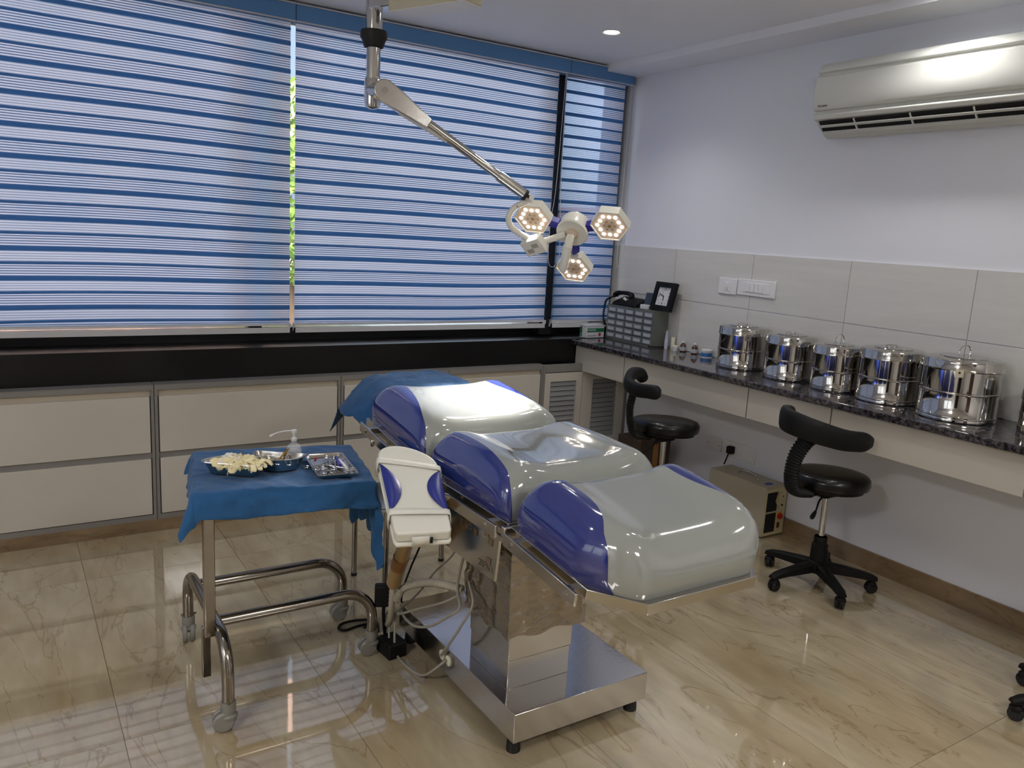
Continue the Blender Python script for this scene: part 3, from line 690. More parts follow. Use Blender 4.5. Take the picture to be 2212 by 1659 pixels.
# ------------------------------------------------------------------ things on the far end of the worktop
t = thing('parts_organiser', 'grey-green small-parts cabinet with clear drawers on the worktop', 'organiser', (3.275, 3.70, .828))
boxobj('casing', -.058, .060, -.215, .215, 0, .008, M_orgb, t); boxobj('casing', -.058, .060, -.215, .215, .206, .214, M_orgb, t)
boxobj('casing', -.058, .060, -.215, -.207, .008, .206, M_orgb, t); boxobj('casing', -.058, .060, .207, .215, .008, .206, M_orgb, t)
boxobj('back_panel', .050, .060, -.207, .207, .008, .206, M_orgb, t); boxobj('shade_fill', -.045, .05, -.207, .207, .008, .206, M_dark, t)  # solid dark block stands in for shade between the small drawers
me1 = me2 = None
for r in range(5):
    for c in range(5):
        y = -.166+.083*c; z = .028+.0397*r
        if me1 is None:
            bm = BM(); add_box(bm, -.008, .004, -.0395, .0395, -.0178, .0178); d = link('small_drawer', bm, M_drw, t, bevel=.002); d.location = (-.050, y, z); me1 = d.data
            bm = BM(); add_box(bm, -.0095, -.0078, -.03, .03, -.011, .008); lb = link('drawer_label', bm, M_label, d, smooth=False); me2 = lb.data
        else:
            d = share('small_drawer', me1, t, (-.050 - random.choice((0, 0, .003)), y, z)); share('drawer_label', me2, d, (0, 0, 0))
# telephone with handset and curly lead
t = thing('desk_telephone', 'black desk telephone with curly lead on the parts cabinet', 'telephone', (3.27, 3.775, 1.042))
bm = BM(); a = [(-.055, -.115), (.05, -.115), (.05, .105), (-.055, .105)]
vb = [bm.verts.new((x, y, 0)) for x, y in a]; vt = [bm.verts.new((x*.9, y*.92, z)) for (x, y), z in zip(a, (.016, .052, .055, .020))]
bm.faces.new(list(reversed(vb))); bm.faces.new(vt)
for i in range(4): bm.faces.new((vb[i], vb[(i+1) % 4], vt[(i+1) % 4], vt[i]))
link('telephone_base', bm, M_blk, t, bevel=.006)
hs = BM(); add_tube(hs, curve_pts([(-.02, .112, .045), (-.02, .105, .066), (-.02, .06, .076), (-.02, .0, .078), (-.02, -.035, .072), (-.02, -.045, .055)], 5), [.017]*5+[.015]*5+[.012]*5+[.013]*5+[.016]*6, 10, flat=1.2)
link('handset', hs, M_blk, t)
bm = BM(); add_prism(bm, [(-.02, .0), (.01, -.012), (.03, .002), (.012, .0), (-.004, .012)], 0, .002, face_mtx((-.053, -.02, .046), (0, -1, 0), (.3, 0, 1))); link('paper_slip', bm, M_paper, t, smooth=False)
bm = BM(); add_prism(bm, [(-.03, .0), (.02, .004), (.03, .010), (-.01, .012)], 0, .002, face_mtx((-.054, .05, .040), (0, -1, 0), (.3, 0, 1))); link('paper_slip', bm, M_paper, t, smooth=False)
bm = BM(); hel = []
base = curve_pts([(-.03, .122, .045), (-.045, .165, .02), (-.05, .178, -.05), (-.045, .172, -.12), (-.02, .150, -.15)], 28)
for i, p in enumerate(base): hel.append(p+V((math.cos(i*1.1)*.006, math.sin(i*1.1)*.006, 0)))
add_tube(bm, hel, .0035, 6); link('curly_lead', bm, M_blk, t)
# desk calendar / cube
t = thing('picture_cube', 'small dark photo stand in a white base beside the clock', 'ornament', (3.262, 3.603, 1.042))
boxobj('stand_base', -.025, .025, -.034, .034, 0, .026, M_paper, t, bevel=.003)
bm = BM(); add_box(bm, -.004, .004, -.034, .034, 0, .078, Matrix.Translation((.006, 0, .02)) @ Matrix.Rotation(math.radians(12), 4, 'Y')); link('picture_panel', bm, M_navy, t, bevel=.002)
# clock
t = thing('desk_clock', 'black framed rectangular clock leaning at an angle on the cabinet', 'clock', (3.255, 3.478, 1.0425), 0)
CM = Matrix.Rotation(math.radians(14), 4, 'Y') @ face_mtx((0, 0, 0), (0, -1, 0), (0, 0, 1))
CM = Matrix.Translation((0, 0, .004)) @ CM
def cp(name, x0, x1, y0, y1, z0, z1, m, bevel=0, rot=0, piv=(0, 0), parent=None):
    bm = BM(); mm = CM @ Matrix.Translation((piv[0], piv[1], 0)) @ Matrix.Rotation(rot, 4, 'Z'); add_box(bm, x0, x1, y0, y1, z0, z1, mm); return link(name, bm, m, t, smooth=bool(bevel), bevel=bevel)
W_, H_ = .084, .168
fr = BM()
for q in ((-W_, -W_+.032, 0, H_), (W_-.032, W_, 0, H_), (-W_+.032, W_-.032, 0, .030), (-W_+.032, W_-.032, H_-.030, H_)): add_box(fr, q[0], q[1], q[2], q[3], -.012, .012, CM)
link('clock_frame', fr, M_blk, t, smooth=False)
cp('dial', -W_+.032, W_-.032, .030, H_-.030, -.004, .004, M_paper)
cc = (0, H_/2)
for k in range(12):
    if k in (0, 6, 9): continue
    a = -k*PI/6; s = min(.047/max(1e-3, abs(math.sin(a))), .050/max(1e-3, abs(math.cos(a))))*.9
    s = min(s, .055)
    cp('hour_mark', -.0012, .0012, s-.009, s, .004, .0048, M_ink, rot=a, piv=cc)
lettering('12', .020, M_ink, t, CM @ Matrix.Translation((0, cc[1]+.042, .0045)), bold=.0004)
lettering('9', .020, M_ink, t, CM @ Matrix.Translation((-.040, cc[1], .0045)), bold=.0004)
lettering('6', .020, M_ink, t, CM @ Matrix.Translation((0, cc[1]-.042, .0045)), bold=.0004)
cp('minute_hand', -.0022, .0022, -.006, .040, .005, .006, M_dark, rot=math.radians(68), piv=cc)
cp('hour_hand', -.0026, .0026, -.005, .026, .005, .006, M_dark, rot=math.radians(188), piv=cc)
cp('second_hand', -.0006, .0006, -.01, .045, .0062, .0066, M_ink, rot=math.radians(25), piv=cc)
cp('prop_leg', -.01, .01, .0, .10, -.014, -.012, M_blk)
# glove carton
t = thing('glove_carton', 'white and green printed carton on the worktop corner', 'box', (3.130, 3.945, .828), math.radians(3))
GM = None
boxobj('carton_body', -.073, .073, -.033, .033, 0, .074, M_box, t, bevel=.002)
boxobj('lid_flap', -.075, .075, -.035, .035, .074, .078, M_box, t)
boxobj('print_panel', -.068, .070, -.0342, -.0328, .036, .060, M_green, t)
boxobj('print_panel', -.0742, -.0728, .008, .030, .008, .066, M_green, t)
bm = BM(); add_prism(bm, [(.010*math.cos(a*PI/12), .011*math.sin(a*PI/12)) for a in range(24)], 0, .001, face_mtx((.036, -.0335, .020), (1, 0, 0), (0, 0, 1))); link('seal', bm, M_red, t, smooth=False)
lettering('SURGITEX', .016, M_ink2, t, face_mtx((-.034, -.0344, .048), (1, 0, 0), (0, 0, 1)), bold=.0002)
lettering('sterile surgical gloves', .0085, M_ink, t, face_mtx((-.024, -.0334, .014), (1, 0, 0), (0, 0, 1)))
lettering('7.0', .014, M_ink2, t, face_mtx((-.0744, .019, .018), (0, -1, 0), (0, 0, 1)))
# small tubes and bottles
def small(name, label, cat, x, y, parts, rot=0):
    t = thing(name, label, cat, (x, y, .828), rot, 'small containers beside the parts cabinet')
    for nm, prof, m in parts:
        bm = BM(); add_lathe(bm, prof, seg=24); link(nm, bm, m, t)
    return t
t = thing('ointment_tube', 'tall thin lilac-white ointment tube standing on its cap', 'tube', (3.285, 3.435, .828), .5, 'small containers beside the parts cabinet')
bm = BM(); add_lathe(bm, [(0, 0), (.010, 0), (.010, .014), (0, .014)], seg=20); link('cap', bm, M_paper, t)
bm = BM()
rings = []
for k, (z, a, b) in enumerate(((.014, .011, .011), (.04, .013, .011), (.08, .015, .006), (.106, .016, .0015))):
    rings.append([bm.verts.new((a*math.cos(i*PI/10), b*math.sin(i*PI/10), z)) for i in range(20)])
for A, B in zip(rings, rings[1:]):
    for i in range(20): bm.faces.new((A[i], A[(i+1) % 20], B[(i+1) % 20], B[i]))
bm.faces.new(rings[-1]); bm.faces.new(list(reversed(rings[0]))); link('tube_body', bm, mat('lilac_print', (196, 196, 226), .4, mottle=(40, .15)), t)
small('cream_bottle', 'slim cream cylindrical bottle behind the ointment tube', 'bottle', 3.315, 3.41, [('bottle_body', [(0, 0), (.012, 0), (.0125, .002), (.0125, .066), (.011, .07), (0, .07)], M_cgreen)])
small('round_tin', 'short round white tub beside the amber bottle', 'tub', 3.285, 3.358, [('tub_body', [(0, 0), (.017, 0), (.0175, .003), (.0175, .022), (0, .022)], M_paper), ('lid', [(.0182, .018), (.0182, .027), (.017, .029), (0, .029)], M_cgreen)])
def amber(label, x, y):
    return small('amber_bottle', label, 'bottle', x, y, [('bottle_body', [(0, 0), (.0165, 0), (.018, .003), (.018, .034), (.014, .042), (.0075, .048), (.0075, .052)], M_amber), ('bottle_cap', [(.009, .05), (.0095, .052), (.0095, .059), (.008, .061), (0, .061)], M_paper), ('bottle_label', [(.0184, .006), (.0184, .028)], M_label)])
amber('left amber glass medicine bottle with white cap', 3.305, 3.315)
amber('right amber glass medicine bottle with white cap', 3.308, 3.225)
small('cream_jar', 'round blue-labelled jar with a white lid near the first drum', 'jar', 3.290, 3.115, [('jar_body', [(0, 0), (.030, 0), (.0315, .003), (.0315, .024), (.030, .026)], M_jarb), ('lid', [(.032, .026), (.0325, .028), (.0325, .040), (.030, .043), (0, .043)], M_paper), ('clear_base', [(.0318, .0), (.0318, .005)], M_paper)])
bm = BM(); add_tube(bm, curve_pts([(3.335, 3.48, .836), (3.31, 3.452, .834), (3.25, 3.458, .834), (3.215, 3.478, .834), (3.205, 3.50, .834)], 6), .0035, 8); o = link('telephone_lead', bm, M_blk, None); tag(o, 'short black lead lying beside the parts cabinet foot', 'cable')

# ------------------------------------------------------------------ rolling stools
def stool(label, cx, cy, seat_z, pad, stem, lever, phase, pr, tilt=(0, 0), stem_r=.03):
    t = thing('rolling_stool', label, 'stool', (cx, cy, 0), 0, 'black rolling stools')
    O = V((cx, cy, 0)); R_ = .170
    T = Matrix.Translation((0, 0, seat_z)) @ Matrix.Rotation(tilt[0], 4, 'X') @ Matrix.Rotation(tilt[1], 4, 'Y')
    bm = BM(); add_lathe(bm, [(0, -.030), (R_*.86, -.030), (R_*.97, -.022), (R_, -.004), (R_*.985, .014), (R_*.93, .027), (R_*.8, .034), (R_*.5, .037), (0, .037)], seg=48, mtx=T); link('seat', bm, M_vblk, t)
    bm = BM(); add_lathe(bm, [(0, -.048), (.10, -.048), (.145, -.040), (.15, -.028), (0, -.028)], seg=32, mtx=T); link('seat_pan', bm, M_blk, t)
    boxobj('tilt_mechanism', -.05, .05, -.035, .035, seat_z-.078, seat_z-.040, M_blk, t, bevel=.012)
    bm = BM(); add_tube(bm, [(0, 0, .20), (0, 0, seat_z-.06)], .0135, 20); link('gas_column', bm, M_chrome, t)
    bm = BM(); add_lathe(bm, [(.026, .225), (.028, .222), (.028, .195), (.034, .190), (.036, .12), (.040, .10), (.040, .085), (0, .085)], seg=28); link('column_sleeve', bm, M_blk, t)
    bm = BM(); add_lathe(bm, [(0, .065), (.045, .065), (.05, .075), (.046, .112), (.036, .118), (0, .118)], seg=28); hub = link('base_hub', bm, M_blk, t)
    for k in range(5):
        a = phase+k*2*PI/5; d = V((math.cos(a), math.sin(a), 0)); s = V((-d.y, d.x, 0))
        bm = BM(); rows = []
        for u, wd, zt, zb in ((.02, .026, .112, .070), (.10, .022, .105, .066), (.18, .018, .093, .062), (.225, .019, .083, .058), (.250, .014, .072, .058)):
            rows.append([d*u+s*wd+V((0, 0, zb)), d*u+s*wd*.95+V((0, 0, zt-.008)), d*u+s*wd*.5+V((0, 0, zt)), d*u-s*wd*.5+V((0, 0, zt)), d*u-s*wd*.95+V((0, 0, zt-.008)), d*u-s*wd+V((0, 0, zb)), d*u+V((0, 0, zb)), d*u+s*wd+V((0, 0, zb))])
        R = add_grid(bm, rows); bm.faces.new(R[-1][:-1]); bmesh.ops.remove_doubles(bm, verts=bm.verts, dist=1e-5)
        lg = link('base_leg', bm, M_blk, t)
        cp_ = d*.228; ax = V((math.cos(a+.9+k), math.sin(a+.9+k), 0))
        bm = BM(); add_lathe(bm, [(0, .052), (.014, .052), (.022, .044), (.023, .032), (.0, .030)], (cp_.x, cp_.y, 0), 20)
        cas = link('caster', bm, M_blk, t)
        for s_ in (-1, 1):
            bm = BM(); add_lathe(bm, [(0, 0), (.020, 0), (.024, .003), (.024, .011), (.020, .015), (0, .015)], seg=24, mtx=align(cp_+ax*s_*.003+V((0, 0, .0242)), ax*s_)); link('wheel', bm, M_rub, cas)
    pad = [V(p)-O for p in pad]; stem = [V(p)-O for p in stem]; lever = [V(p)-O for p in lever]
    # padded back/arm support: flattened tube, tall and thin
    cpts = curve_pts(pad, 6); n = len(cpts); bm = BM(); prev = None; rings = []
    for i, p in enumerate(cpts):
        tg = (cpts[min(i+1, n-1)]-cpts[max(i-1, 0)]).normalized(); side = tg.cross(V((0, 0, 1))).normalized(); up = side.cross(tg).normalized()
        u = i/(n-1); e = min(u, 1-u)*n; kk = 1 if e > 2.5 else (.55+.45*e/2.5)
        hh = (pr[0]*(1-u)+pr[1]*u)*kk; ww = .022*kk
        ring = []
        for k in range(16):
            an = 2*PI*k/16; ca, sa = math.cos(an), math.sin(an)
            ring.append(bm.verts.new(p+side*ww*math.copysign(abs(ca)**.7, ca)+up*hh*math.copysign(abs(sa)**.7, sa)))
        rings.append(ring)
    for A, B in zip(rings, rings[1:]):
        for k in range(16): bm.faces.new((A[k], A[(k+1) % 16], B[(k+1) % 16], B[k]))
    bm.faces.new(list(reversed(rings[0]))); bm.faces.new(rings[-1])
    link('backrest', bm, M_blk, t)
    sp = curve_pts(stem, 14); rr = [stem_r*(1.0 if i % 2 else .80) for i in range(len(sp))]
    bm = BM(); add_tube(bm, sp, rr, 14, flat=.55); link('backrest_stem', bm, M_blk, t)
    bm = BM(); add_box(bm, -.03, .03, -.02, .02, -.008, .008); bmesh.ops.delete(bm, geom=[], context='VERTS')
    p0 = stem[0]; bm.free(); bm = BM(); add_tube(bm, [V((p0.x*.25, p0.y*.25, seat_z-.052)), V((p0.x, p0.y, seat_z-.048)), p0+V((0, 0, .0))], .018, 10, flat=.5); link('support_bracket', bm, M_blk, t)
    bm = BM(); lp = curve_pts(lever, 5); add_tube(bm, lp, [.004]*(len(lp)-5)+[.007, .009, .010, .010, .007], 8); link('height_lever', bm, M_blk, t)
    return t
pad2 = [(2.765, 2.102, 0.753), (2.66, 2.06, 0.775), (2.585, 1.975, 0.782), (2.60, 1.895, .768), (2.66, 1.850, 0.748), (2.745, 1.822, 0.727), (2.89, 1.815, 0.708)]
stem2 = [(2.811, 2.016, 0.445), (2.71, 2.009, 0.470), (2.668, 2.00, 0.539), (2.655, 1.98, 0.632), (2.650, 1.93, 0.717), (2.645, 1.895, 0.74)]
lev2 = [(2.93, 2.02, .415), (2.893, 2.014, 0.400), (2.845, 1.990, 0.372), (2.80, 1.975, 0.350)]
stool('near black rolling stool with curved backrest, right of the table foot end', 2.962, 2.03, .485, pad2, stem2, lev2, math.radians(242), (.052, .040), (math.radians(-2), math.radians(2)), .034)
pad1 = [(2.701, 2.967, 0.747), (2.682, 2.964, 0.788), (2.58, 2.912, 0.803), (2.482, 2.825, 0.778), (2.465, 2.739, 0.765), (2.478, 2.672, 0.769), (2.500, 2.622, 0.769)]
stem1 = [(2.642, 2.827, 0.498), (2.535, 2.807, 0.524), (2.507, 2.813, 0.583), (2.496, 2.814, 0.663), (2.492, 2.795, 0.735)]
lev1 = [(2.70, 2.80, .492), (2.667, 2.789, 0.488), (2.602, 2.763, 0.466), (2.53, 2.746, 0.455), (2.479, 2.753, 0.447)]
stool('far black rolling stool with curved backrest, below the small bottles', 2.757, 2.836, .548, pad1, stem1, lev1, math.radians(20), (.030, .034), (math.radians(-3), math.radians(3)), .024)
off = V((2.875, .93, 0))-V((2.962, 2.03, 0))
stool('black rolling stool at the right picture edge, only casters in view', 2.875, .93, .485, [V(p)+off for p in pad2], [V(p)+off for p in stem2], [V(p)+off for p in lev2], math.radians(146), (.052, .040))

# ------------------------------------------------------------------ operating table
TX = 1.343
OT = thing('operating_table', 'stainless operating table with glossy white and blue cushions', 'table', (TX, 1.88, 0))
def L3(p): return (p[0]-TX, p[1]-1.88, p[2])
def otbox(name, x0, x1, y0, y1, z0, z1, m, bevel=0, parent=None, **k):
    bm = BM(); add_box(bm, x0-TX, x1-TX, y0-1.88, y1-1.88, z0, z1); return link(name, bm, m, parent or OT, smooth=bool(bevel), bevel=bevel, **k)
base = otbox('base', 1.140, 1.628, 1.650, 2.415, .046, .136, M_brush, .002)
bm = BM()
for p in ((1.165, 1.685), (1.60, 1.685), (1.165, 2.37), (1.60, 2.37)):
    bm = BM(); add_lathe(bm, [(0, 0), (.020, 0), (.021, .006), (.018, .047), (0, .047)], (p[0]-TX, p[1]-1.88, 0), 20); link('foot', bm, M_rub, OT)
otbox('column_section', 1.185, 1.405, 1.765, 1.985, .136, .226, M_brush, .0015)
otbox('column_section', 1.182, 1.408, 1.762, 1.988, .228, .322, M_brush, .0015)
# plastic-film wrapped upper column
def film():
    bm = BM(); rows = []
    for j in range(60):
        z = .30+(.665-.30)*j/59; row = []
        for i in range(81):
            s = i/80*4; k = int(min(s, 3.999)); f = s-k
            c = [(-1, -1), (1, -1), (1, 1), (-1, 1), (-1, -1)]; a, b = c[k], c[k+1]
            x = (a[0]*(1-f)+b[0]*f); y = (a[1]*(1-f)+b[1]*f)
            hx = .130+.004*(j/59); hy = .128
            nz = (noise.noise(V((x*3+z*3, y*3, z*14)))*.007+noise.noise(V((x*5-z*6, y*5, z*46)))*.0028)*(1 if 1 < j < 58 else .3)
            x0 = x*(hx+nz); y0 = y*(hy+nz)
            if i == 80: x0, y0 = row0
            if i == 0: row0 = (x0, y0)
            row.append((1.303+x0-TX, 1.885+y0-1.88, z+.006*math.sin(i*.6)*(j == 0)))
        rows.append(row)
    add_grid(bm, rows); bmesh.ops.remove_doubles(bm, verts=bm.verts, dist=1e-5); return bm
M_film = mat('film_wrapped_steel', (160, 150, 136), .12, metal=.9, bump=(24, 1.0), stretch=(1, 1, 2.5), coat=.6)
link('column_wrap', film(), M_film, OT)
otbox('column_head', 1.12, 1.50, 1.70, 2.08, .640, .668, M_brush, .002)
otbox('film_flap', 1.433, 1.463, 1.772, 1.776, .285, .345, mat('film_flap', (176, 166, 146), .2, alpha=.35, mottle=(20, .1)), .0)
# side shroud (stainless panel with tape marks) under the seat section
def sideplate(x):
    bm = BM(); P = [(2.12, .700), (1.66, .700), (1.66, .655), (1.72, .632), (1.735, .505), (2.03, .505), (2.12, .60)]
    a = [bm.verts.new((x-TX-.004, y-1.88, z)) for y, z in P]; b = [bm.verts.new((x-TX+.004, y-1.88, z)) for y, z in P]; n = len(P)
    bm.faces.new(a); bm.faces.new(list(reversed(b)))
    for i in range(n): bm.faces.new((a[i], b[i], b[(i+1) % n], a[(i+1) % n]))
    return link('side_shroud', bm, M_steel, OT, smooth=False)
sp_ = sideplate(1.105); sideplate(1.581)
otbox('shroud_rib', 1.096, 1.104, 1.665, 2.115, .632, .648, M_steel, .002)
for (yy, zz) in ((1.785, .640), (1.762, .622), (1.845, .622), (1.768, .565)):
    bm = BM(); add_box(bm, 1.0995-TX, 1.1003-TX, yy-1.88-.011, yy-1.88+.011, zz-.009-.012, zz+.009-.012); link('tape_mark', bm, mat('brown_mark', (112, 92, 70), .5, mottle=(30, .2)), OT, smooth=False)
lettering('EURO', .026, mat('faded_print', (120, 108, 94), .5, mottle=(30, .2)), OT, face_mtx((1.1000-TX, 1.90-1.88, .612), (0, -1, 0), (0, 0, 1)))
lettering('ZERO', .030, mat('faded_print', (120, 108, 94), .5), OT, face_mtx((1.1000-TX, 1.785-1.88, .530), (0, -1, 0), (0, 0, 1)))
# three hinged frame sections: (y0,z0)->(y1,z1) of the top face, local frame along the section
HW = .268
def section(name, ya, za, yb, zb, chamfer):
    d = V((0, yb-ya, zb-za)); Ln = d.length; d.normalize()
    up = V((1, 0, 0)).cross(d)
    S = Matrix.Identity(4)
    for i in range(3): S[i][0] = (1, 0, 0)[i]; S[i][1] = d[i]; S[i][2] = up[i]
    S[0][3] = 0; S[1][3] = ya-1.88; S[2][3] = za
    ch = .10 if chamfer else 0
    if chamfer: poly = [(-HW, Ln), (-HW, ch*1.05), (-HW+.095, 0), (HW-.095, 0), (HW, ch*1.05), (HW, Ln)]
    else: poly = [(-HW, 0), (HW, 0), (HW, Ln), (-HW, Ln)]
    bm = BM(); add_prism(bm, list(reversed(poly)), -.028, 0, S); fr = link(name, bm, M_steel, OT, bevel=.0015)
    # accessory rails each side, on spacers
    for s in (-1, 1):
        r0, r1 = (ch*1.05 if chamfer else .015), Ln-.015
        bm = BM(); x0, x1 = sorted((s*(HW+.022), s*(HW+.030))); add_box(bm, x0, x1, r0, r1, -.040, -.006, S); rl = link('side_rail', bm, M_steel, OT, bevel=.002)
        for q in (.12, .88):
            yy = r0+(r1-r0)*q
            xa, xb = sorted((s*HW, s*(HW+.022))); bm = BM(); add_box(bm, xa, xb, yy-.012, yy+.012, -.030, -.012, S); link('rail_spacer', bm, M_steel, OT, smooth=False)
            bm = BM(); add_lathe(bm, [(.007, 0), (.007, .003), (.003, .003), (.003, .001), (0, .001)], seg=18, mtx=S @ align((s*(HW+.030), yy, -.022), (s, 0, 0))); link('rail_bolt', bm, M_chrome, rl)
    return S, Ln
S_leg, L_leg = section('leg_frame', 1.200, .660, 1.628, .706, True)
S_seat, L_seat = section('seat_frame', 1.640, .709, 2.128, .711, False)
S_back, L_back = section('back_frame', 2.138, .714, 2.60, .772, False)
otbox('hinge_bar', 1.055, 1.632, 1.625, 1.645, .676, .706, M_steel, .004)
otbox('hinge_bar', 1.055, 1.632, 2.124, 2.144, .680, .712, M_steel, .004)
bm = BM(); add_lathe(bm, [(0, -.018), (.006, -.018), (.007, 0), (.005, .004), (0, .004)], (1.045-TX, 2.47-1.88, .722), 16); link('clamp_knob', bm, M_steel, OT)
otbox('actuator_block', 1.10, 1.16, 1.60, 1.66, .640, .690, M_dark, .002)
otbox('cross_beam', 1.20, 1.48, 1.30, 1.76, .600, .632, M_steel, .004)

def cushion(S, Ln, W, H, y0, y1, front, back, rf, rb, bnd, humps, name, chf=.02):
    """front/back: plan corner radius at each end; rf/rb: edge rounding radius (top) at each end; bnd(v)->|t| where the blue panel starts"""
    Lc = y1-y0; rs = .09; PE = 2.35
    def prof(q, lo, hi, r0, r1):
        """q in 0..1 -> (position, height factor): rounded profile with superelliptic edges of radius r0 / r1"""
        if q < .25: th = q/.25*PI/2; return lo+r0*(1-math.cos(th)**(2/PE)), math.sin(th)**(2/PE)
        if q > .75: th = (1-q)/.25*PI/2; return hi-r1*(1-math.cos(th)**(2/PE)), math.sin(th)**(2/PE)
        return lo+r0+(hi-lo-r0-r1)*(q-.25)/.5, 1.0
    def q_of(xn):     # |x|/W -> |t|
        k = 1-rs/W
        if xn <= k: return .5*xn/k
        c = ((xn-k)/(1-k))**(PE/2); return .5+.5*(1-math.acos(min(1, c))/(PI/2))
    def wp_of(y):
        df = y-y0; db = y1-y; Wp = W
        if df < front: q = 1-df/front; Wp = W-chf*(.5*q**1.3+.5*(1-math.sqrt(max(0, 1-q*q))))
        if db < back: q = 1-db/back; Wp = min(Wp, W-back*.75*(1-math.sqrt(max(0, 1-q*q))))
        return Wp
    def pt(t, v):
        y, ev = prof(v, y0, y1, rf, rb); df = y-y0; db = y1-y; Wp = wp_of(y)
        x, ex = prof((t+1)/2, -1, 1, rs/W, rs/W); x *= Wp
        e = ex*ev; xn = abs(x)/W; yn = (y-y0)/Lc
        ridge = math.exp(-((xn-.68)/.22)**2)
        hgt = H*e*(1+humps[0]*ridge-humps[1]*math.exp(-(xn/.42)**2)*(math.sin(PI*yn)**2)+humps[2]*math.sin(PI*yn)-humps[3]*(1-yn)**2)
        bul = 1-.07*(1-min(1, e))**2; inn = .014*(1-min(1, e))**2
        return S @ V((x*bul, y+(inn if df < db else -inn*.5), hgt))
    nv = 44
    groups = {'c': [], 'l': [], 'r': []}
    for j in range(nv+1):
        v = j/nv; yv = prof(v, y0, y1, rf, rb)[0]; tb_ = q_of(min(1, bnd(v)*W/wp_of(yv)))
        groups['l'].append([pt(-1+(1-tb_)*k/14, v) for k in range(15)])
        groups['c'].append([pt(-tb_+2*tb_*k/34, v) for k in range(35)])
        groups['r'].append([pt(tb_+(1-tb_)*k/14, v) for k in range(15)])
    bm = BM(); add_grid(bm, groups['c'])
    c = link(name, bm, M_vw, OT, recalc=False)
    for k, nm in (('l', 'side_panel'), ('r', 'side_panel')):
        bm = BM(); add_grid(bm, groups[k]); o = link(nm, bm, M_vb, c, recalc=False); o['label'] = 'glossy blue side panel of the cushion'
    # flat underside so that the cushion is a closed solid
    bm = BM(); e = [pt(-1, j/nv) for j in range(nv+1)]+[pt(1, j/nv) for j in range(nv, -1, -1)]
    vs = [bm.verts.new(p) for p in e]; bmesh.ops.remove_doubles(bm, verts=vs, dist=1e-6); bm.faces.new([v for v in bm.verts]) if len(bm.verts) > 2 else None
    link('underside', bm, M_dark, c, smooth=False)
    return c
sm = lambda v, a, b: max(0, min(1, (v-a)/(b-a)))**2*(3-2*max(0, min(1, (v-a)/(b-a))))
def lerp_tab(tab):
    xs = [p[0] for p in tab]; ys = [p[1] for p in tab]; n = len(tab)
    ms = [(ys[min(i+1, n-1)]-ys[max(i-1, 0)])/(xs[min(i+1, n-1)]-xs[max(i-1, 0)]) for i in range(n)]
    def f(v):
        i = 0
        while i < n-2 and v > xs[i+1]: i += 1
        h = xs[i+1]-xs[i]; k = (v-xs[i])/h
        return min(1.0, (2*k**3-3*k*k+1)*ys[i]+(k**3-2*k*k+k)*h*ms[i]+(-2*k**3+3*k*k)*ys[i+1]+(k**3-k*k)*h*ms[i+1])
    return f
cushion(S_leg, L_leg, .288, .128, .004, L_leg+.004, .15, .05, .115, .085, lerp_tab([(0, .91), (.1, .90), (.17, .868), (.25, .80), (.34, .71), (.48, .62), (.64, .58), (.82, .62), (1, .80)]), (.14, .02, .05, .15), 'leg_cushion', .112)
cushion(S_seat, L_seat, .285, .122, .004, L_seat-.004, .05, .05, .085, .085, lerp_tab([(0, .93), (.12, .88), (.3, .79), (.5, .72), (.72, .71), (.88, .80), (1, .93)]), (.13, .03, .04, .04), 'seat_cushion')
cushion(S_back, L_back, .285, .128, .004, L_back-.002, .05, .06, .085, .085, lerp_tab([(0, .95), (.12, .90), (.3, .80), (.5, .68), (.72, .585), (.88, .60), (1, .75)]), (.08, .02, .05, .0), 'back_cushion')
# head section under the drape
bm = BM(); add_box(bm, -.17, .17, 2.62-1.88, 2.93-1.88, .745, .775); link('head_frame', bm, M_steel, OT, bevel=.003)
bm = BM(); add_lathe(bm, [(0, 0), (.8, 0), (.97, .2), (1, .5), (.9, .85), (.6, 1), (0, 1.02)], seg=32, mtx=Matrix.Translation((0, 2.78-1.88, .776)) @ Matrix.Diagonal((.19, .155, .085, 1))); link('head_cushion', bm, M_vb, OT)
# arm board with straps
AB = [V(L3(p)) for p in ((0.886, 2.067, 0.796), (1.034, 1.968, 0.779), (0.945, 1.698, 0.674), (0.818, 1.776, 0.656))]   # FL FR NR NL
def abp(u, v, h):   # u across 0..1, v along 0 (far) ..1 (near), h above the board
    a = AB[0]*(1-u)+AB[1]*u; b = AB[3]*(1-u)+AB[2]*u; n = ((AB[1]-AB[0]).cross(AB[3]-AB[0])).normalized()
    if n.z < 0: n = -n
    return a*(1-v)+b*v+n*h
def ab_outline(n=16):
    o = []
    for k in range(n+1): a = PI-PI*k/n; o.append((.5+.5*math.cos(a), .06-.22*math.sin(a)))
    o += [(1.0, .5), (1.0, .96), (.97, 1.0), (.03, 1.0), (0, .96), (0, .5)]
    return o
def ab_slab(name, out, h0, h1, m, parent, ins=.0):
    bm = BM(); c = (.5, .45); q = [(c[0]+(u-c[0])*(1-ins), c[1]+(v-c[1])*(1-ins)) for u, v in out]
    a = [bm.verts.new(abp(u, v, h0)) for u, v in q]; b = [bm.verts.new(abp(u, v, h1)) for u, v in q]; n = len(q)
    bm.faces.new(a); bm.faces.new(list(reversed(b)))
    for i in range(n): bm.faces.new((a[i], b[i], b[(i+1) % n], a[(i+1) % n]))
    return link(name, bm, m, parent, bevel=.006, seg=3)
M_padw = mat('arm_pad_white', (214, 212, 202), .45, mottle=(6, .03))
M_padb = mat('arm_pad_blue', (34, 44, 128), .45, mottle=(6, .05))
ab = ab_slab('arm_board', ab_outline(), -.030, -.016, M_padw, OT)
pd = ab_slab('arm_pad', ab_outline(), -.015, .018, M_padw, ab, .03)
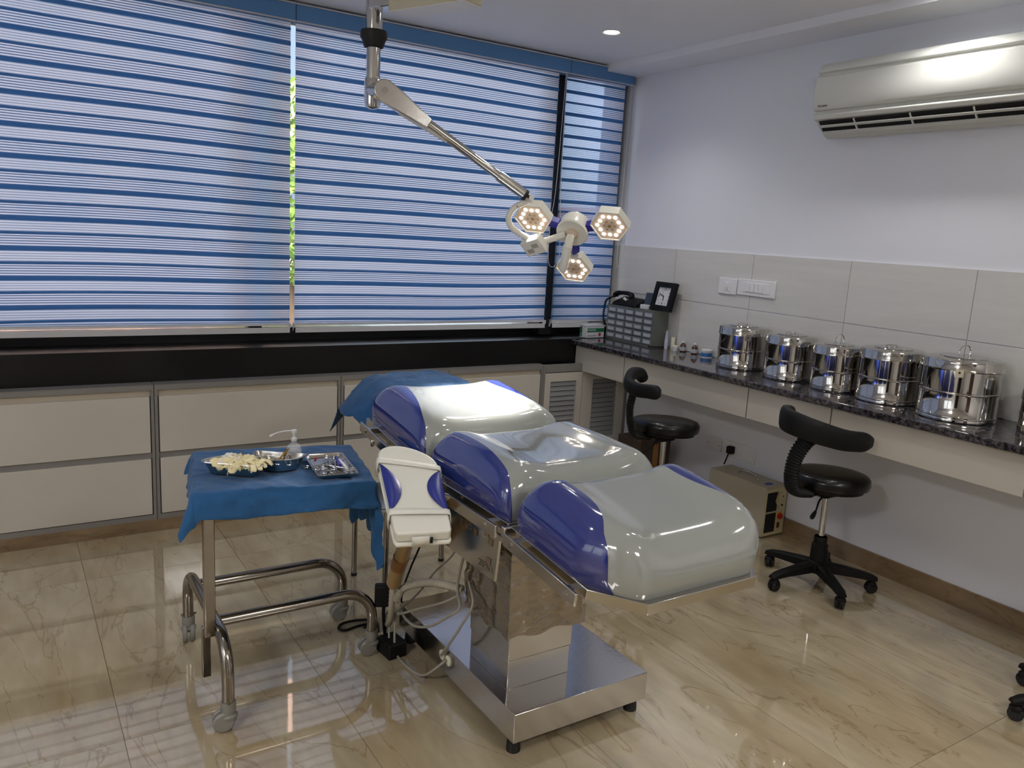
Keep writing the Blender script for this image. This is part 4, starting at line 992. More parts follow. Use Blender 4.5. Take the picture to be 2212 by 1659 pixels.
def lens(side):
    bm = BM(); pts = []
    for k in range(13):
        v = .17+.56*k/12; wd = .27*math.sin(PI*(k/12))**.8
        pts.append((v, wd))
    e = .012; A = []; B = []
    for v, wd in pts:
        if side < 0: A.append(bm.verts.new(abp(e, v, .0188))); B.append(bm.verts.new(abp(e+wd, v, .0205)))
        else: A.append(bm.verts.new(abp(1-e-wd, v, .0205))); B.append(bm.verts.new(abp(1-e, v, .0188)))
    for i in range(12): bm.faces.new((A[i], B[i], B[i+1], A[i+1]))
    bmesh.ops.remove_doubles(bm, verts=bm.verts, dist=1e-5)
    o = link('side_panel', bm, M_padb, pd, recalc=False, thick=.003); o['label'] = 'blue lens-shaped side panel'
lens(-1); lens(1)
for v0 in (.10, .72):
    bm = BM(); loop = []
    for (u, h) in ((-.02, -.034), (-.025, .0), (-.01, .020), (.04, .0235), (.5, .025), (.96, .0235), (1.01, .020), (1.025, 0), (1.02, -.034)): loop.append([abp(u, v0, h), abp(u, v0+.065, h)])
    add_grid(bm, loop); link('strap', bm, M_padw, ab, thick=.003)
bm = BM(); 
for a_, b_ in (((.30, 1.012, .010), (.58, 1.012, -.022)),):
    vs = [bm.verts.new(abp(.30, 1.008, .010)), bm.verts.new(abp(.60, 1.008, .010)), bm.verts.new(abp(.60, 1.008, -.024)), bm.verts.new(abp(.30, 1.008, -.024))]; bm.faces.new(vs)
link('buckle', bm, M_padw, ab, thick=.006)
bm = BM(); vs = [bm.verts.new(abp(.61, 1.010, .004)), bm.verts.new(abp(.66, 1.010, .004)), bm.verts.new(abp(.66, 1.010, -.012)), bm.verts.new(abp(.61, 1.010, -.012))]; bm.faces.new(vs); link('clip', bm, M_blk, ab, thick=.006)
bm = BM(); add_tube(bm, [abp(.80, .25, -.03), abp(1.15, .22, -.06), V((1.050-TX, 1.93-1.88, .69))], .010, 10); link('arm_bracket', bm, M_steel, ab)
# brown tube with tape hanging under the arm board, corrugated hose
bm = BM(); add_tube(bm, [L3((.985, 1.985, .66)), L3((1.03, 2.156, .462)), L3((1.05, 2.275, .285))], .024, 20); tb_ = link('drain_tube', bm, M_tubebr, OT); tb_['label'] = 'brown plastic tube bound with tape'
bm = BM(); add_tube(bm, [L3((1.035, 2.19, .412)), L3((1.040, 2.222, .365))], [.0265, .0262], 20); link('tape_band', bm, M_tape, tb_)
bm = BM(); add_tube(bm, [L3((1.050, 2.275, .290)), L3((1.0525, 2.288, .268))], [.018, .016], 16); link('tube_collar', bm, M_tubebr, tb_)
def corrug(name, pts, r, parent, m=M_hose, n=10):
    c = curve_pts([L3(p) for p in pts], n); bm = BM(); add_tube(bm, c, [r*(1 if i % 2 else .84) for i in range(len(c))], 12); return link(name, bm, m, parent)
corrug('corrugated_hose', [(1.052, 2.287, .272), (1.050, 2.285, .215), (1.065, 2.33, .12), (1.085, 2.42, .05), (1.10, 2.46, .022)], .012, OT)
corrug('corrugated_hose', [(1.05, 2.26, .223), (1.08, 2.266, .262), (1.1, 2.205, .300), (1.12, 2.114, .338), (1.17, 2.022, .345)], .014, OT, n=16)
def wire(name, pts, r, m, parent=OT, sub=7):
    bm = BM(); add_tube(bm, curve_pts([L3(p) for p in pts], sub), r, 8); return link(name, bm, m, parent)
wire('control_cable', [(1.15, 1.975, .66), (1.15, 1.980, .52), (1.145, 2.006, .407), (1.15, 2.022, .346), (1.13, 1.97, .315), (1.11, 2.010, .270), (1.10, 2.096, .203), (1.09, 2.177, .165), (1.085, 2.245, .160), (1.10, 2.32, .155)], .0045, M_gcable)
wire('control_cable', [(1.17, 2.013, .341), (1.13, 2.066, .292), (1.10, 2.198, .214), (1.08, 2.29, .160), (1.08, 2.38, .128), (1.09, 2.44, .06)], .004, M_gcable)
wire('control_cable', [(1.165, 1.98, .39), (1.15, 1.925, .343), (1.125, 1.944, .270), (1.115, 2.0, .181), (1.128, 2.070, .108)], .0042, M_gcable)
wire('control_cable', [(1.128, 2.035, .108), (1.10, 2.07, .06), (1.09, 2.12, .02), (1.08, 2.19, .008), (1.075, 2.27, .008), (1.08, 2.34, .015)], .0042, M_gcable)
wire('control_cable', [(1.09, 2.37, .13), (1.075, 2.355, .091), (1.062, 2.32, .035), (1.065, 2.29, .030), (1.075, 2.31, .09), (1.09, 2.34, .14)], .004, M_gcable)
wire('control_cable', [(1.17, 2.022, .352), (1.16, 2.05, .335), (1.155, 2.08, .32), (1.165, 2.10, .33), (1.175, 2.06, .345), (1.17, 2.03, .336)], .004, M_gcable)
wire('power_cable', [(1.2, 2.10, .52), (1.2, 2.145, .413), (1.2, 2.269, .298), (1.155, 2.30, .216), (1.12, 2.33, .165), (1.10, 2.40, .10)], .0035, M_gcable)
wire('power_cable', [(1.15, 2.20, .56), (1.15, 2.255, .45), (1.15, 2.31, .36), (1.15, 2.36, .28), (1.16, 2.44, .15), (1.17, 2.46, .02)], .0035, M_blk)
for yy in (2.082, 2.040):
    bm = BM(); add_lathe(bm, [(0, 0), (.017, 0), (.017, .003), (.008, .007), (0, .007)], seg=22, mtx=align(L3((1.140, yy, .100)), (-1, 0, 0))); link('cable_gland', bm, M_cgreen, OT)
# black adapter boxes and floor cable
t = thing('power_adapter', 'black adapter block held upright among the cables', 'adapter', (1.050, 2.350, .130), math.radians(-24))
bm = BM(); add_box(bm, -.032, .032, -.017, .017, .040, .118); link('adapter_body', bm, M_blk, t, bevel=.006)
bm = BM(); add_tube(bm, curve_pts([(0, 0, .045), (0, .01, .0), (.005, .02, -.06), (.01, .03, -.12)], 5), .006, 8); link('strain_relief', bm, M_blk, t)
t = thing('foot_pedal', 'black control box on the floor beside the table base', 'pedal', (1.072, 2.325, 0), math.radians(6))
boxobj('pedal_body', -.035, .035, -.045, .045, 0, .055, M_blk, t, bevel=.006)
for k in range(5): boxobj('vent_slot', -.0365, -.0345, -.030+.014*k, -.024+.014*k, .015, .045, M_dark, t)
bm = BM(); add_tube(bm, curve_pts([(1.085, 2.47, .008), (1.108, 2.55, .006), (1.06, 2.585, .005), (.996, 2.588, .005), (.969, 2.560, .005), (.985, 2.535, .005), (1.04, 2.545, .005), (1.09, 2.54, .005), (1.07, 2.515, .005), (1.05, 2.52, .009), (1.10, 2.50, .009)], 8), .0045, 8)
o = link('floor_cable', bm, M_blk, None); tag(o, 'black cable looped on the floor behind the trolley caster', 'cable')

# ------------------------------------------------------------------ head drape
def head_drape():
    bm = BM(); rows = []; nu, nv = 48, 30
    for j in range(nv+1):
        v = j/nv; row = []
        for i in range(nu+1):
            u = -1+2*i/nu
            y = 2.585+.37*v+.02*math.sin(u*3)
            x = TX+u*.28
            top = .897-.02*v-.012*abs(u)-.028*(1-v)**2
            drop = 0
            if abs(u) > .55: q = (abs(u)-.55)/.45; drop = .125*q**1.6 if u < 0 else .085*q**1.8
            z = top-drop
            if v > .75: z -= .11*((v-.75)/.25)**1.5
            # left corner gathers to a hanging point next to the cushion
            if u < -.6 and v < .25: g = ((-.6-u)/.4)*(1-v/.25); z -= .03*g; y += .015*g; x += .02*g
            fold = .012*math.sin(9*u+7*v+2*math.sin(4*v))*max(0, abs(u)-.25)+.006*noise.noise(V((u*4, v*5, 1)))+.003*noise.noise(V((u*11, v*13, 4)))+.010*max(0, .18-abs(noise.noise(V((u*5+v*3, v*6-u*2, 7)))))*5*.5
            row.append((x+.010*math.sin(v*9)*(abs(u) > .8), y, z+fold))
        rows.append(row)
    add_grid(bm, rows); return bm
o = link('head_drape', head_drape(), M_cloth, None, recalc=False, thick=.003); tag(o, 'blue surgical cloth draped over the head end of the operating table', 'cloth', 'blue surgical cloths')

# ------------------------------------------------------------------ chrome-legged stand behind (under the head end)
t = thing('side_stand', 'low chrome-legged stand on the floor under the table head end', 'stand', (1.392, 2.83, 0))
for sx, sy in ((-.205, .14), (.195, .12), (-.188, -.14), (.205, -.14)):
    bm = BM(); add_tube(bm, [(sx, sy, .006), (sx, sy, .38)], .011, 16); lg = link('leg', bm, M_tube, t)
    bm = BM(); add_lathe(bm, [(0, 0), (.0125, 0), (.0125, .012), (0, .012)], (sx, sy, 0), 16); link('foot_cap', bm, M_rub, lg)
boxobj('shelf', -.22, .22, -.155, .155, .372, .390, M_steel, t, bevel=.003)

# ------------------------------------------------------------------ instrument trolley
TR = thing('instrument_trolley', 'tubular steel overbed trolley on grey casters', 'trolley', (.75, 2.45, 0))
def LT(p): return (p[0]-.75, p[1]-2.45, p[2])
def bend(a, b, c, r, n=8):
    """rounded corner at b between a and c"""
    a, b, c = V(a), V(b), V(c); d1 = (a-b).normalized(); d2 = (c-b).normalized(); p = b+d1*r; q = b+d2*r; o = b+(d1+d2)*r; out = []
    for k in range(n+1):
        t_ = k/n*PI/2; out.append(o-d2*r*math.cos(t_)-d1*r*math.sin(t_))
    return out
def arch(p0, top0, top1, p1, r):
    return [V(p0)]+bend(p0, top0, top1, r)+bend(top0, top1, p1, r)+[V(p1)]
R0 = .0175
pts = [LT(p) for p in [(.487, 2.150, .085), (.487, 2.150, .262), (.487, 2.725, .262), (.487, 2.725, .085)]]
bm = BM(); add_tube(bm, arch(pts[0], pts[1], pts[2], pts[3], .105), R0, 18); link('base_arch', bm, M_tube, TR)
for yy in (2.355, 2.637):
    p = [V(LT(q)) for q in ((.497, yy, .235), (1.010, yy, .235), (1.010, yy, .085))]
    bm = BM(); add_tube(bm, [p[0]]+bend(p[0], p[1], p[2], .10)+[p[2]], R0, 18); link('base_rail', bm, M_tube, TR)
def caster_t(x, y, ang, tall=.085):
    bm = BM(); add_lathe(bm, [(0, .088), (.021, .088), (.0215, .060), (.019, .052), (.026, .046), (.024, .036), (0, .036)], (x-.75, y-2.45, 0), 20); c = link('caster', bm, M_cast, TR)
    d = V((math.cos(ang), math.sin(ang), 0)); s = V((-d.y, d.x, 0))
    for k in (-1, 1):
        bm = BM(); add_lathe(bm, [(0, 0), (.027, 0), (.0300, .003), (.0300, .010), (.026, .015), (0, .017)], seg=32, mtx=align(V((x-.75, y-2.45, .0302))+d*.014+s*k*.005, s*k)); link('wheel', bm, M_cast, c)
    bm = BM(); add_tube(bm, [V((x-.75, y-2.45, .093))-s*.024, V((x-.75, y-2.45, .093))+s*.026], .004, 8); link('screw', bm, M_tube, c)
caster_t(.487, 2.150, math.radians(172)); caster_t(.487, 2.725, math.radians(262)); caster_t(1.010, 2.355, math.radians(176)); caster_t(1.010, 2.637, math.radians(172))
bm = BM(); add_box(bm, -.0155, .0155, -.013, .013, .240, .685, Matrix.Translation((.463-.75, 2.265-2.45, 0))); link('post', bm, M_tube, TR, bevel=.003)
bm = BM(); add_box(bm, -.012, .012, -.009, .009, .100, .260, Matrix.Translation((.457-.75, 2.290-2.45, 0))); link('inner_post', bm, M_tube, TR, bevel=.002)
# top tray (mostly under the cloth)
TM = Matrix.Translation((.707-.75, 2.380-2.45, 0)) @ Matrix.Rotation(math.radians(-11), 4, 'Z')
bm = BM(); add_box(bm, -.248, .248, -.205, .205, .676, .694, TM); link('tray_top', bm, M_steel, TR, bevel=.004)
bm = BM(); add_box(bm, -.25, -.20, -.12, .12, .655, .676, TM); link('tray_bracket', bm, M_tube, TR, bevel=.003)

TMW = Matrix.Translation((.707, 2.380, 0)) @ Matrix.Rotation(math.radians(-11), 4, 'Z')
def trolley_cloth():
    bm = BM(); rows = []; hx, hy = .252, .209; ns, nt_ = 74, 52
    s0, s1, t0, t1 = -hx-.085, hx+.30, -hy-.085, hy+.05
    for j in range(nt_+1):
        t_ = t0+(t1-t0)*j/nt_; row = []
        for i in range(ns+1):
            s = s0+(s1-s0)*i/ns
            cs, ct = max(-hx, min(hx, s)), max(-hy, min(hy, t_)); ox, oy = s-cs, t_-ct; l = math.hypot(ox, oy)
            wv = noise.noise(V((s*7, t_*7, 2)))*.5+noise.noise(V((s*16, t_*16, 5)))*.25
            if l < 1e-6: row.append(TMW @ V((s, t_, .6985+.0035*wv+.0045*max(0, .16-abs(noise.noise(V((s*9+t_*5, t_*11, 8)))))*6-.002+.002*math.sin(s*40+t_*18)*abs(wv)))); continue
            dx, dy = ox/l, oy/l
            corner = abs(dx*dy)*2
            flare = .22+.35*wv+.25*corner
            if s > hx: flare = .06+.10*wv; 
            ll = l
            out = ll*max(.02, flare)
            # rounded shoulder
            sh = min(ll, .02); z = .6985-ll*math.sqrt(max(.1, 1-flare*flare))+(.006 if ll > .006 else ll)
            if s > hx:      # long right-hand fall, ragged lower edge
                yfrac = (t_-t0)/(t1-t0)
                z = .6985-ll*(.68+.30*math.exp(-((yfrac-.16)/.16)**2)+.20*math.exp(-((yfrac-.85)/.14)**2)+.05*math.sin(yfrac*31))
                out += .012*math.sin(t_*60)*min(1, ll/.08)
            if t_ < -hy and abs(dx) < .5: z += .006*math.sin(s*17); out += .006*math.sin(s*23)
            if s < -hx and t_ < -hy: z -= .03*min(1, l/.1); 
            rg_ = .006*max(0, .2-abs(noise.noise(V((s*13, t_*13+z*9, 3)))))*5; row.append(TMW @ V((cs+dx*(out+rg_), ct+dy*(out+rg_), z)))
        rows.append(row)
    add_grid(bm, rows); return bm
o = link('trolley_cloth', trolley_cloth(), M_cloth, None, recalc=False, thick=.0025, sub=1); tag(o, 'blue surgical cloth spread over the instrument trolley', 'cloth', 'blue surgical cloths')
ZT = .7035
# kidney dishes
def kidney(label, cx, cy, ang, a, b, c, h, rim_m=M_steel):
    t = thing('kidney_dish', label, 'dish', (cx, cy, ZT), ang, 'steel kidney dishes on the trolley')
    def ring(sc_, z, n=40): return [(sc_*a*math.cos(2*PI*k/n), sc_*b*math.sin(2*PI*k/n)+c*(math.cos(2*PI*k/n)**2)*sc_-c*.5, z) for k in range(n)]
    bm = BM(); prof = [(0.02, .001), (.70, .001), (.80, .004), (.93, h*.7), (1.0, h), (1.05, h), (1.07, h-.003), (1.05, h-.004), (.99, h-.005), (.92, h*.68), (.79, .0), (.70, -.001), (.02, -.001)]
    R = [[bm.verts.new(p) for p in ring(s, z+.001)] for s, z in prof]
    for A, B in zip(R, R[1:]):
        for k in range(40): bm.faces.new((A[k], A[(k+1) % 40], B[(k+1) % 40], B[k]))
    bm.faces.new(R[0]); bm.faces.new(list(reversed(R[-1])))
    link('dish_body', bm, M_steel, t)
    return t
kidney('left steel kidney dish heaped with used latex gloves', .556, 2.338, math.radians(-38), .088, .046, -.030, .038)
kidney('right steel kidney dish holding two instruments, by the spray bottle', .688, 2.350, math.radians(-35), .078, .040, .030, .040)
# gloves: crumpled sheets
def glove(label, cx, cy, z, ang, s, m, seed):
    t = thing('latex_glove', label, 'glove', (cx, cy, z), ang, 'crumpled gloves in the left kidney dish')
    bm = BM(); rows = []
    for j in range(25):
        v = j/24; row = []
        for i in range(31):
            u = i/30; x = (u-.5)*.105*s; y = (v-.5)*.075*s
            n1 = noise.noise(V((u*2.6+seed, v*2.6, seed))); n2 = noise.noise(V((u*6, v*6+seed, seed*2))); n3 = abs(noise.noise(V((u*9+seed, v*7, 3))))
            rr = math.hypot(u-.5, v-.5)*2; an = math.atan2(v-.5, u-.5)
            lob = 1+.16*math.sin(an*5+seed)+.08*math.sin(an*9)
            zz = .018*n1+.012*n2-.022*n3+.012*(1-rr*rr*.8)
            row.append((x*lob*(1+.2*n2), y*lob*(1+.2*n1), zz))
        rows.append(row)
    add_grid(bm, rows); link('palm', bm, m, t, recalc=False, thick=.0012)
    rnd = random.Random(seed)
    for k in range(4):
        a0 = -.6+.4*k+rnd.uniform(-.15, .15); L_ = .030*s*rnd.uniform(.7, 1.1); c0 = V((.034*s, (-.5+.33*k)*.05*s, .004))
        p = [c0, c0+V((L_*.4, L_*.4*math.sin(a0), .003)), c0+V((L_*.8, L_*.8*math.sin(a0), -.004)), c0+V((L_*1.0, L_*1.2*math.sin(a0), -.010))]
        q = curve_pts(p, 4); bm = BM(); add_tube(bm, q, [.0085*s*(1+.12*math.sin(i*1.7)) for i in range(len(q)-1)]+[.005*s], 10, flat=.35); link('finger', bm, m, t)
    return t
glove('white crumpled glove at the back of the left kidney dish', .548, 2.375, ZT+.030, .8, .95, M_glove2, 5)
glove('cream latex glove lying on top in the left kidney dish', .560, 2.345, ZT+.036, -.4, 1.0, M_glove, 2)
glove('cream latex glove spilling over the right rim of the kidney dish', .590, 2.315, ZT+.034, -1.0, .95, M_glove, 9)
glove('cream latex glove at the front rim of the left kidney dish', .566, 2.318, ZT+.030, .3, .9, M_glove, 14)
# sprayer bottle
t = thing('spray_bottle', 'clear glass bottle with long white spray nozzle on the trolley', 'bottle', (.748, 2.388, ZT), math.radians(8))
bm = BM(); add_lathe(bm, [(0, .001), (.021, 0), (.0225, .003), (.0225, .045), (.018, .056), (.008, .062), (.007, .066), (.010, .068), (.010, .073), (.006, .075)], seg=28); link('bottle_body', bm, M_glassc, t)
bm = BM(); add_lathe(bm, [(.0229, .010), (.0229, .040)], seg=28); link('bottle_label', bm, M_label, t)
bm = BM(); add_lathe(bm, [(0, .003), (.020, .003), (.020, .038), (0, .038)], seg=20); link('liquid', bm, mat('clear_liquid', (188, 196, 206), .1, alpha=.5, mottle=(9, .02)), t)
bm = BM(); add_lathe(bm, [(.0085, .070), (.0085, .078), (.004, .080), (.004, .094), (.008, .095), (.008, .104), (0, .106)], seg=16); link('pump_head', bm, M_paper, t)
bm = BM(); add_tube(bm, curve_pts([(0, 0, .101), (-.025, .004, .102), (-.05, .008, .099), (-.068, .011, .092)], 4), .0022, 8); link('nozzle_arm', bm, M_paper, t)
bm = BM(); add_tube(bm, [(-.064, .010, .094), (-.074, .012, .089)], .004, 8); link('nozzle_tip', bm, M_paper, t)
# instrument tray
TA = math.radians(-8); tcx, tcy = .833, 2.292
t = thing('instrument_tray', 'shallow rectangular steel tray of instruments on the trolley', 'tray', (tcx, tcy, ZT), TA)
def rrect(hx, hy, r, z, n=4):
    o = []
    for cx_, cy_, a0 in ((hx-r, hy-r, 0), (-hx+r, hy-r, PI/2), (-hx+r, -hy+r, PI), (hx-r, -hy+r, 1.5*PI)):
        for k in range(n+1): a = a0+PI/2*k/n; o.append((cx_+r*math.cos(a), cy_+r*math.sin(a), z))
    return o
hx, hy = .062, .120
bm = BM(); R = [[bm.verts.new(p) for p in rrect(hx*a, hy*b, .012, z)] for a, b, z in ((.80, .88, .001), (.86, .92, .004), (.90, .945, .012), (.97, .985, .014), (1.0, 1.0, .013), (.97, .985, .011), (.90, .945, .009), (.85, .915, .001), (.80, .88, -.0005))]
for A, B in zip(R, R[1:]):
    for k in range(len(A)): bm.faces.new((A[k], A[(k+1) % len(A)], B[(k+1) % len(A)], B[k]))
bm.faces.new(R[0]); bm.faces.new(list(reversed(R[-1]))); link('tray_body', bm, M_steel, t)
def on_tray(u, v, z=.005):   # u,v in -1..1 on the tray floor -> world
    c, s = math.cos(TA), math.sin(TA); x, y = u*hx*.85, v*hy*.9
    return (tcx+c*x-s*y, tcy+s*x+c*y, ZT+z)
def scissors(label, u, v, z, ang, ln, open_, name='scissors', m=M_chrome, group='steel instruments in the tray'):
    p = on_tray(u, v, z); t = thing(name, label, 'instrument', p, ang, group)
    for s in (-1, 1):
        a = s*open_; ca, sa = math.cos(a), math.sin(a)
        bl = [(-.0*ca, 0, 0), (ln*.45*ca, ln*.45*sa, 0)]; hd = [(0, 0, 0), (-ln*.25*ca, -ln*.25*sa*1.6, 0), (-ln*.40*ca, -ln*.40*sa*1.3, 0)]
        bm = BM(); add_tube(bm, [(ln*.47*ca, ln*.47*sa, s*.001), (ln*.25*ca, ln*.25*sa, s*.001), (0, 0, s*.001)]+[(q[0], q[1], s*.001) for q in hd[1:]], [.0008, .0025, .0032, .0018, .0018], 8); link('blade', bm, m, t)
        e = V(hd[-1]); rg = [(e.x-.010+.011*math.cos(k*PI/8), e.y+s*-.004+.0085*math.sin(k*PI/8), s*.001) for k in range(16)]
        bm = BM(); add_tube(bm, rg, .0016, 8, closed=True); link('finger_ring', bm, m, t)
    bm = BM(); add_lathe(bm, [(.003, -.003), (.003, .003), (0, .0035)], seg=10); link('pivot_screw', bm, m, t)
    return t
scissors('steel scissors lying diagonally across the tray, rings at the front', -.1, -.25, .006, math.radians(62), .13, .10)
scissors('steel forceps with rings at the back of the tray', .05, .15, .010, math.radians(-110), .13, .12)
scissors('open steel clamp crossing the tray centre', .25, -.05, .014, math.radians(48), .12, .22)
scissors('small steel clamp near the left rim of the tray', -.45, .15, .006, math.radians(25), .09, .30)
scissors('steel clamp with handles toward the front right of the tray', .15, -.35, .012, math.radians(120), .11, .14)
def rod(name, label, u, v, z, ang, parts, group='steel instruments in the tray'):
    t = thing(name, label, 'instrument', on_tray(u, v, z), ang, group)
    for nm, pts, r, m in parts:
        bm = BM(); add_tube(bm, pts, r, 10); link(nm, bm, m, t)
    return t
rod('marker_pen', 'blue capped marker pen lying in the tray', .42, .0, .018, math.radians(78), [('barrel', [(-.045, 0, 0), (.02, 0, 0)], .0045, M_pb), ('cap', [(.018, 0, 0), (.046, 0, 0)], .005, mat('dark_blue_cap', (20, 24, 90), .3, mottle=(9, .05)))], 'pens and syringe in the tray')
rod('syringe', 'clear plastic syringe lying beside the blue pen', .60, -.1, .014, math.radians(84), [('barrel', [(-.05, 0, 0), (.03, 0, 0)], .0055, mat('syringe_plastic', (206, 206, 204), .3, mottle=(9, .05))), ('needle_hub', [(.03, 0, 0), (.042, 0, 0)], [.0035, .0015], M_paper), ('plunger', [(-.066, 0, 0), (-.050, 0, 0)], .004, M_paper)], 'pens and syringe in the tray')
for k, (u, v, a, lab) in enumerate(((.80, -.35, 66, 'thin steel probe nearest the right rim of the tray'), (.88, -.25, 72, 'steel tweezers along the right rim of the tray'), (.74, -.45, 60, 'short steel hook at the front right of the tray'), (-.62, -.35, 118, 'slim steel probe leaning on the left rim of the tray'))):
    rod('steel_probe', lab, u, v, .008, math.radians(a), [('shaft', [(-.055, 0, 0), (.03, 0, 0)], .0014, M_chrome), ('grip', [(-.04, 0, 0), (-.01, 0, 0)], .0024, M_chrome), ('tip', [(.03, 0, 0), (.04, .002, .002), (.046, .004, 0)], [.0012, .001, .0005], M_chrome)])
t = thing('red_bead', 'small red stopper in the back left corner of the tray', 'stopper', on_tray(-.55, .82, .003)); bm = BM(); add_lathe(bm, [(0, 0), (.004, 0), (.004, .005), (0, .006)], seg=12); link('stopper_body', bm, M_redp, t)
# instruments in the right dish
t = thing('needle_holder', 'gold-handled needle holder leaning out of the right kidney dish', 'instrument', (.700, 2.352, ZT+.022), math.radians(35))
bm = BM(); add_tube(bm, [(-.045, .0, -.008), (-.01, 0, .006), (.03, .005, .026)], [.0015, .003, .0022], 8); link('shank', bm, M_gold, t)
bm = BM(); add_tube(bm, [(-.045, .004, -.008), (-.01, 0, .008), (.030, -.004, .029)], [.0015, .003, .0022], 8); link('shank', bm, M_gold, t)
t = thing('dish_clamp', 'steel ring clamp lying in the right kidney dish', 'instrument', (.704, 2.326, ZT+.030), math.radians(60))
for s in (-1, 1):
    bm = BM(); add_tube(bm, [(.045, 0, .006), (0, s*.001, 0), (-.022, s*.012, -.004)], [.001, .003, .0025], 8); link('shank', bm, M_chrome, t)
    bm = BM(); add_tube(bm, [(-.030+.010*math.cos(k*PI/8), s*.017+.008*math.sin(k*PI/8), -.005) for k in range(16)], .002, 8, closed=True); link('finger_ring', bm, M_chrome, t)

# ------------------------------------------------------------------ surgical lamp
H0 = V((1.976, 2.665, 1.466))
SL = thing('surgical_lamp', 'ceiling-hung surgical lamp with three hexagonal LED pods', 'lamp', (1.238, 3.005, ZC))
O = V((1.238, 3.005, ZC))
def ls(p): return V(p)-O
def lt(name, pts, r, m, seg=16, parent=None, flat=None, curve=0, **k):
    bm = BM(); q = [ls(p) for p in pts]
    if curve: q = curve_pts(q, curve)
    add_tube(bm, q, r if not callable(r) else [r(i/(len(q)-1)) for i in range(len(q))], seg, flat=flat); return link(name, bm, m, parent or SL, **k)
PX, PY = 1.229, 2.985
lt('drop_pole', [(PX, PY, ZC), (PX, PY, 2.135)], .031, M_chrome, 32)
bm = BM(); add_lathe(bm, [(.036, 0), (.036, -.012), (.035, -.02), (.032, -.02)], (PX-O.x, PY-O.y, 0), 32); link('pole_flange', bm, M_chrome, SL)
bm = BM(); add_lathe(bm, [(.033, 2.160), (.048, 2.158), (.050, 2.150), (.050, 2.132), (.044, 2.124), (.036, 2.100), (.030, 2.098)], (PX-O.x, PY-O.y, -ZC), 36); link('stop_ring', bm, M_rub, SL)
lt('lower_pole', [(PX, PY, 2.12), (PX, PY, 1.985)], .0265, M_chrome, 32)
bm = BM(); add_lathe(bm, [(.029, 1.992), (.029, 1.985), (.031, 1.980), (.031, 1.905), (.026, 1.885), (.012, 1.878), (0, 1.877)], (PX-O.x, PY-O.y, -ZC), 32); link('elbow', bm, M_chrome, SL)
lt('elbow_link', [(PX, PY, 1.945), (1.237, 2.91, 1.938)], .030, M_brush, 24)
aF = V((1.235, 2.890, 1.935)); aE = V((1.800, 2.740, 1.590)); ad = (aE-aF).normalized()
side = ad.cross(V((0, 0, 1))).normalized(); upv = side.cross(ad).normalized()
# knuckle housing: teardrop plate
bm = BM(); prof = []
for k in range(13): a = PI/2+PI*k/12; prof.append((.040*math.cos(a), .040*math.sin(a)))
prof += [(.06, -.036), (.20, -.020), (.20, .016), (.06, .036)]
MM = face_mtx(ls(aF), ad, upv); add_prism(bm, prof, -.020, .022, MM); link('knuckle_cover', bm, M_brush, SL, bevel=.004)
for s, z in ((1, .022), (-1, -.020)):
    bm = BM(); add_lathe(bm, [(.011, 0), (.011, .002), (.008, .002), (.008, .0005), (.004, .0005), (.004, .0015), (0, .0015)], seg=20, mtx=MM @ Matrix.Translation((0, 0, z)) @ (Matrix.Identity(4) if s > 0 else Matrix.Rotation(PI, 4, 'X'))); link('pivot_bolt', bm, M_chrome, SL)
P_ = lambda f, dz=0: aF+(aE-aF)*f+V((0, 0, dz))
lt('spring_arm', [P_(.24), P_(.80)], .0170, M_chrome, 24)
lt('arm_sleeve', [P_(.78), P_(.965)], .0215, M_brush, 24)
lt('sleeve_ring', [P_(.965), P_(.985)], .0225, M_rub, 24)
lt('tail_cover', [P_(.10, -.034), P_(.42, -.012)], .010, M_rail, 10)
lt('arm_socket', [P_(.985), P_(1.02)], .016, M_white, 20)
lt('pivot_knob', [(1.800, 2.735, 1.590), (1.790, 2.700, 1.588)], .011, M_chrome, 16)
# horizontal ceiling arm box
ba = math.radians(-68); BMx = Matrix.Translation(ls((PX, PY, 2.262))) @ Matrix.Rotation(ba, 4, 'Z')
bm = BM(); add_box(bm, .0, .13, -.034, .034, -.034, .050, BMx); link('arm_bracket', bm, M_chrome, SL, bevel=.004)
bm = BM(); add_box(bm, .12, .47, -.052, .052, -.058, .058, BMx); link('arm_housing', bm, mat('beige_housing', (196, 190, 168), .4, mottle=(5, .02)), SL, bevel=.006)
bm = BM(); add_box(bm, .125, .465, -.047, .047, -.060, -.057, BMx); link('housing_plate', bm, M_socket, SL, smooth=False)
bm = BM(); add_tube(bm, [BMx @ V((.41, 0, .05)), BMx @ V((.41, 0, ZC-2.262))], .035, 24); link('ceiling_spindle', bm, M_chrome, SL)
# yoke
lt('yoke', [(1.812, 2.735, 1.580), (1.785, 2.752, 1.566), (1.758, 2.776, 1.544), (1.744, 2.789, 1.510), (1.754, 2.787, 1.474), (1.785, 2.773, 1.448), (1.821, 2.757, 1.428), (1.841, 2.751, 1.405)], .0125, M_white, 14, curve=6)
bm = BM(); mm = face_mtx(ls((1.7705, 2.752, 1.5575)), V((-.55, .25, -.30)), (0, 0, 1)); add_box(bm, -.014, .014, -.004, .004, 0, .002, mm); link('red_badge', bm, M_redp, SL, smooth=False)
nrm = V((-.605, -.463, -.648)).normalized(); e1 = V((.632, -.774, -.0375)); e1 = (e1-nrm*e1.dot(nrm)).normalized(); e2 = V((-.483, -.4316, .761)); e2 = (e2-nrm*e2.dot(nrm)); e2 = (e2-e1*e2.dot(e1)).normalized()
def pm(c):      # pod frame: x=e1, y=e2, z = light direction
    m = Matrix.Identity(4); z = e1.cross(e2); z = z if z.dot(nrm) > 0 else -z
    ee2 = z.cross(e1)
    for i in range(3): m[i][0] = e1[i]; m[i][1] = ee2[i]; m[i][2] = z[i]; m[i][3] = ls(c)[i]
    return m
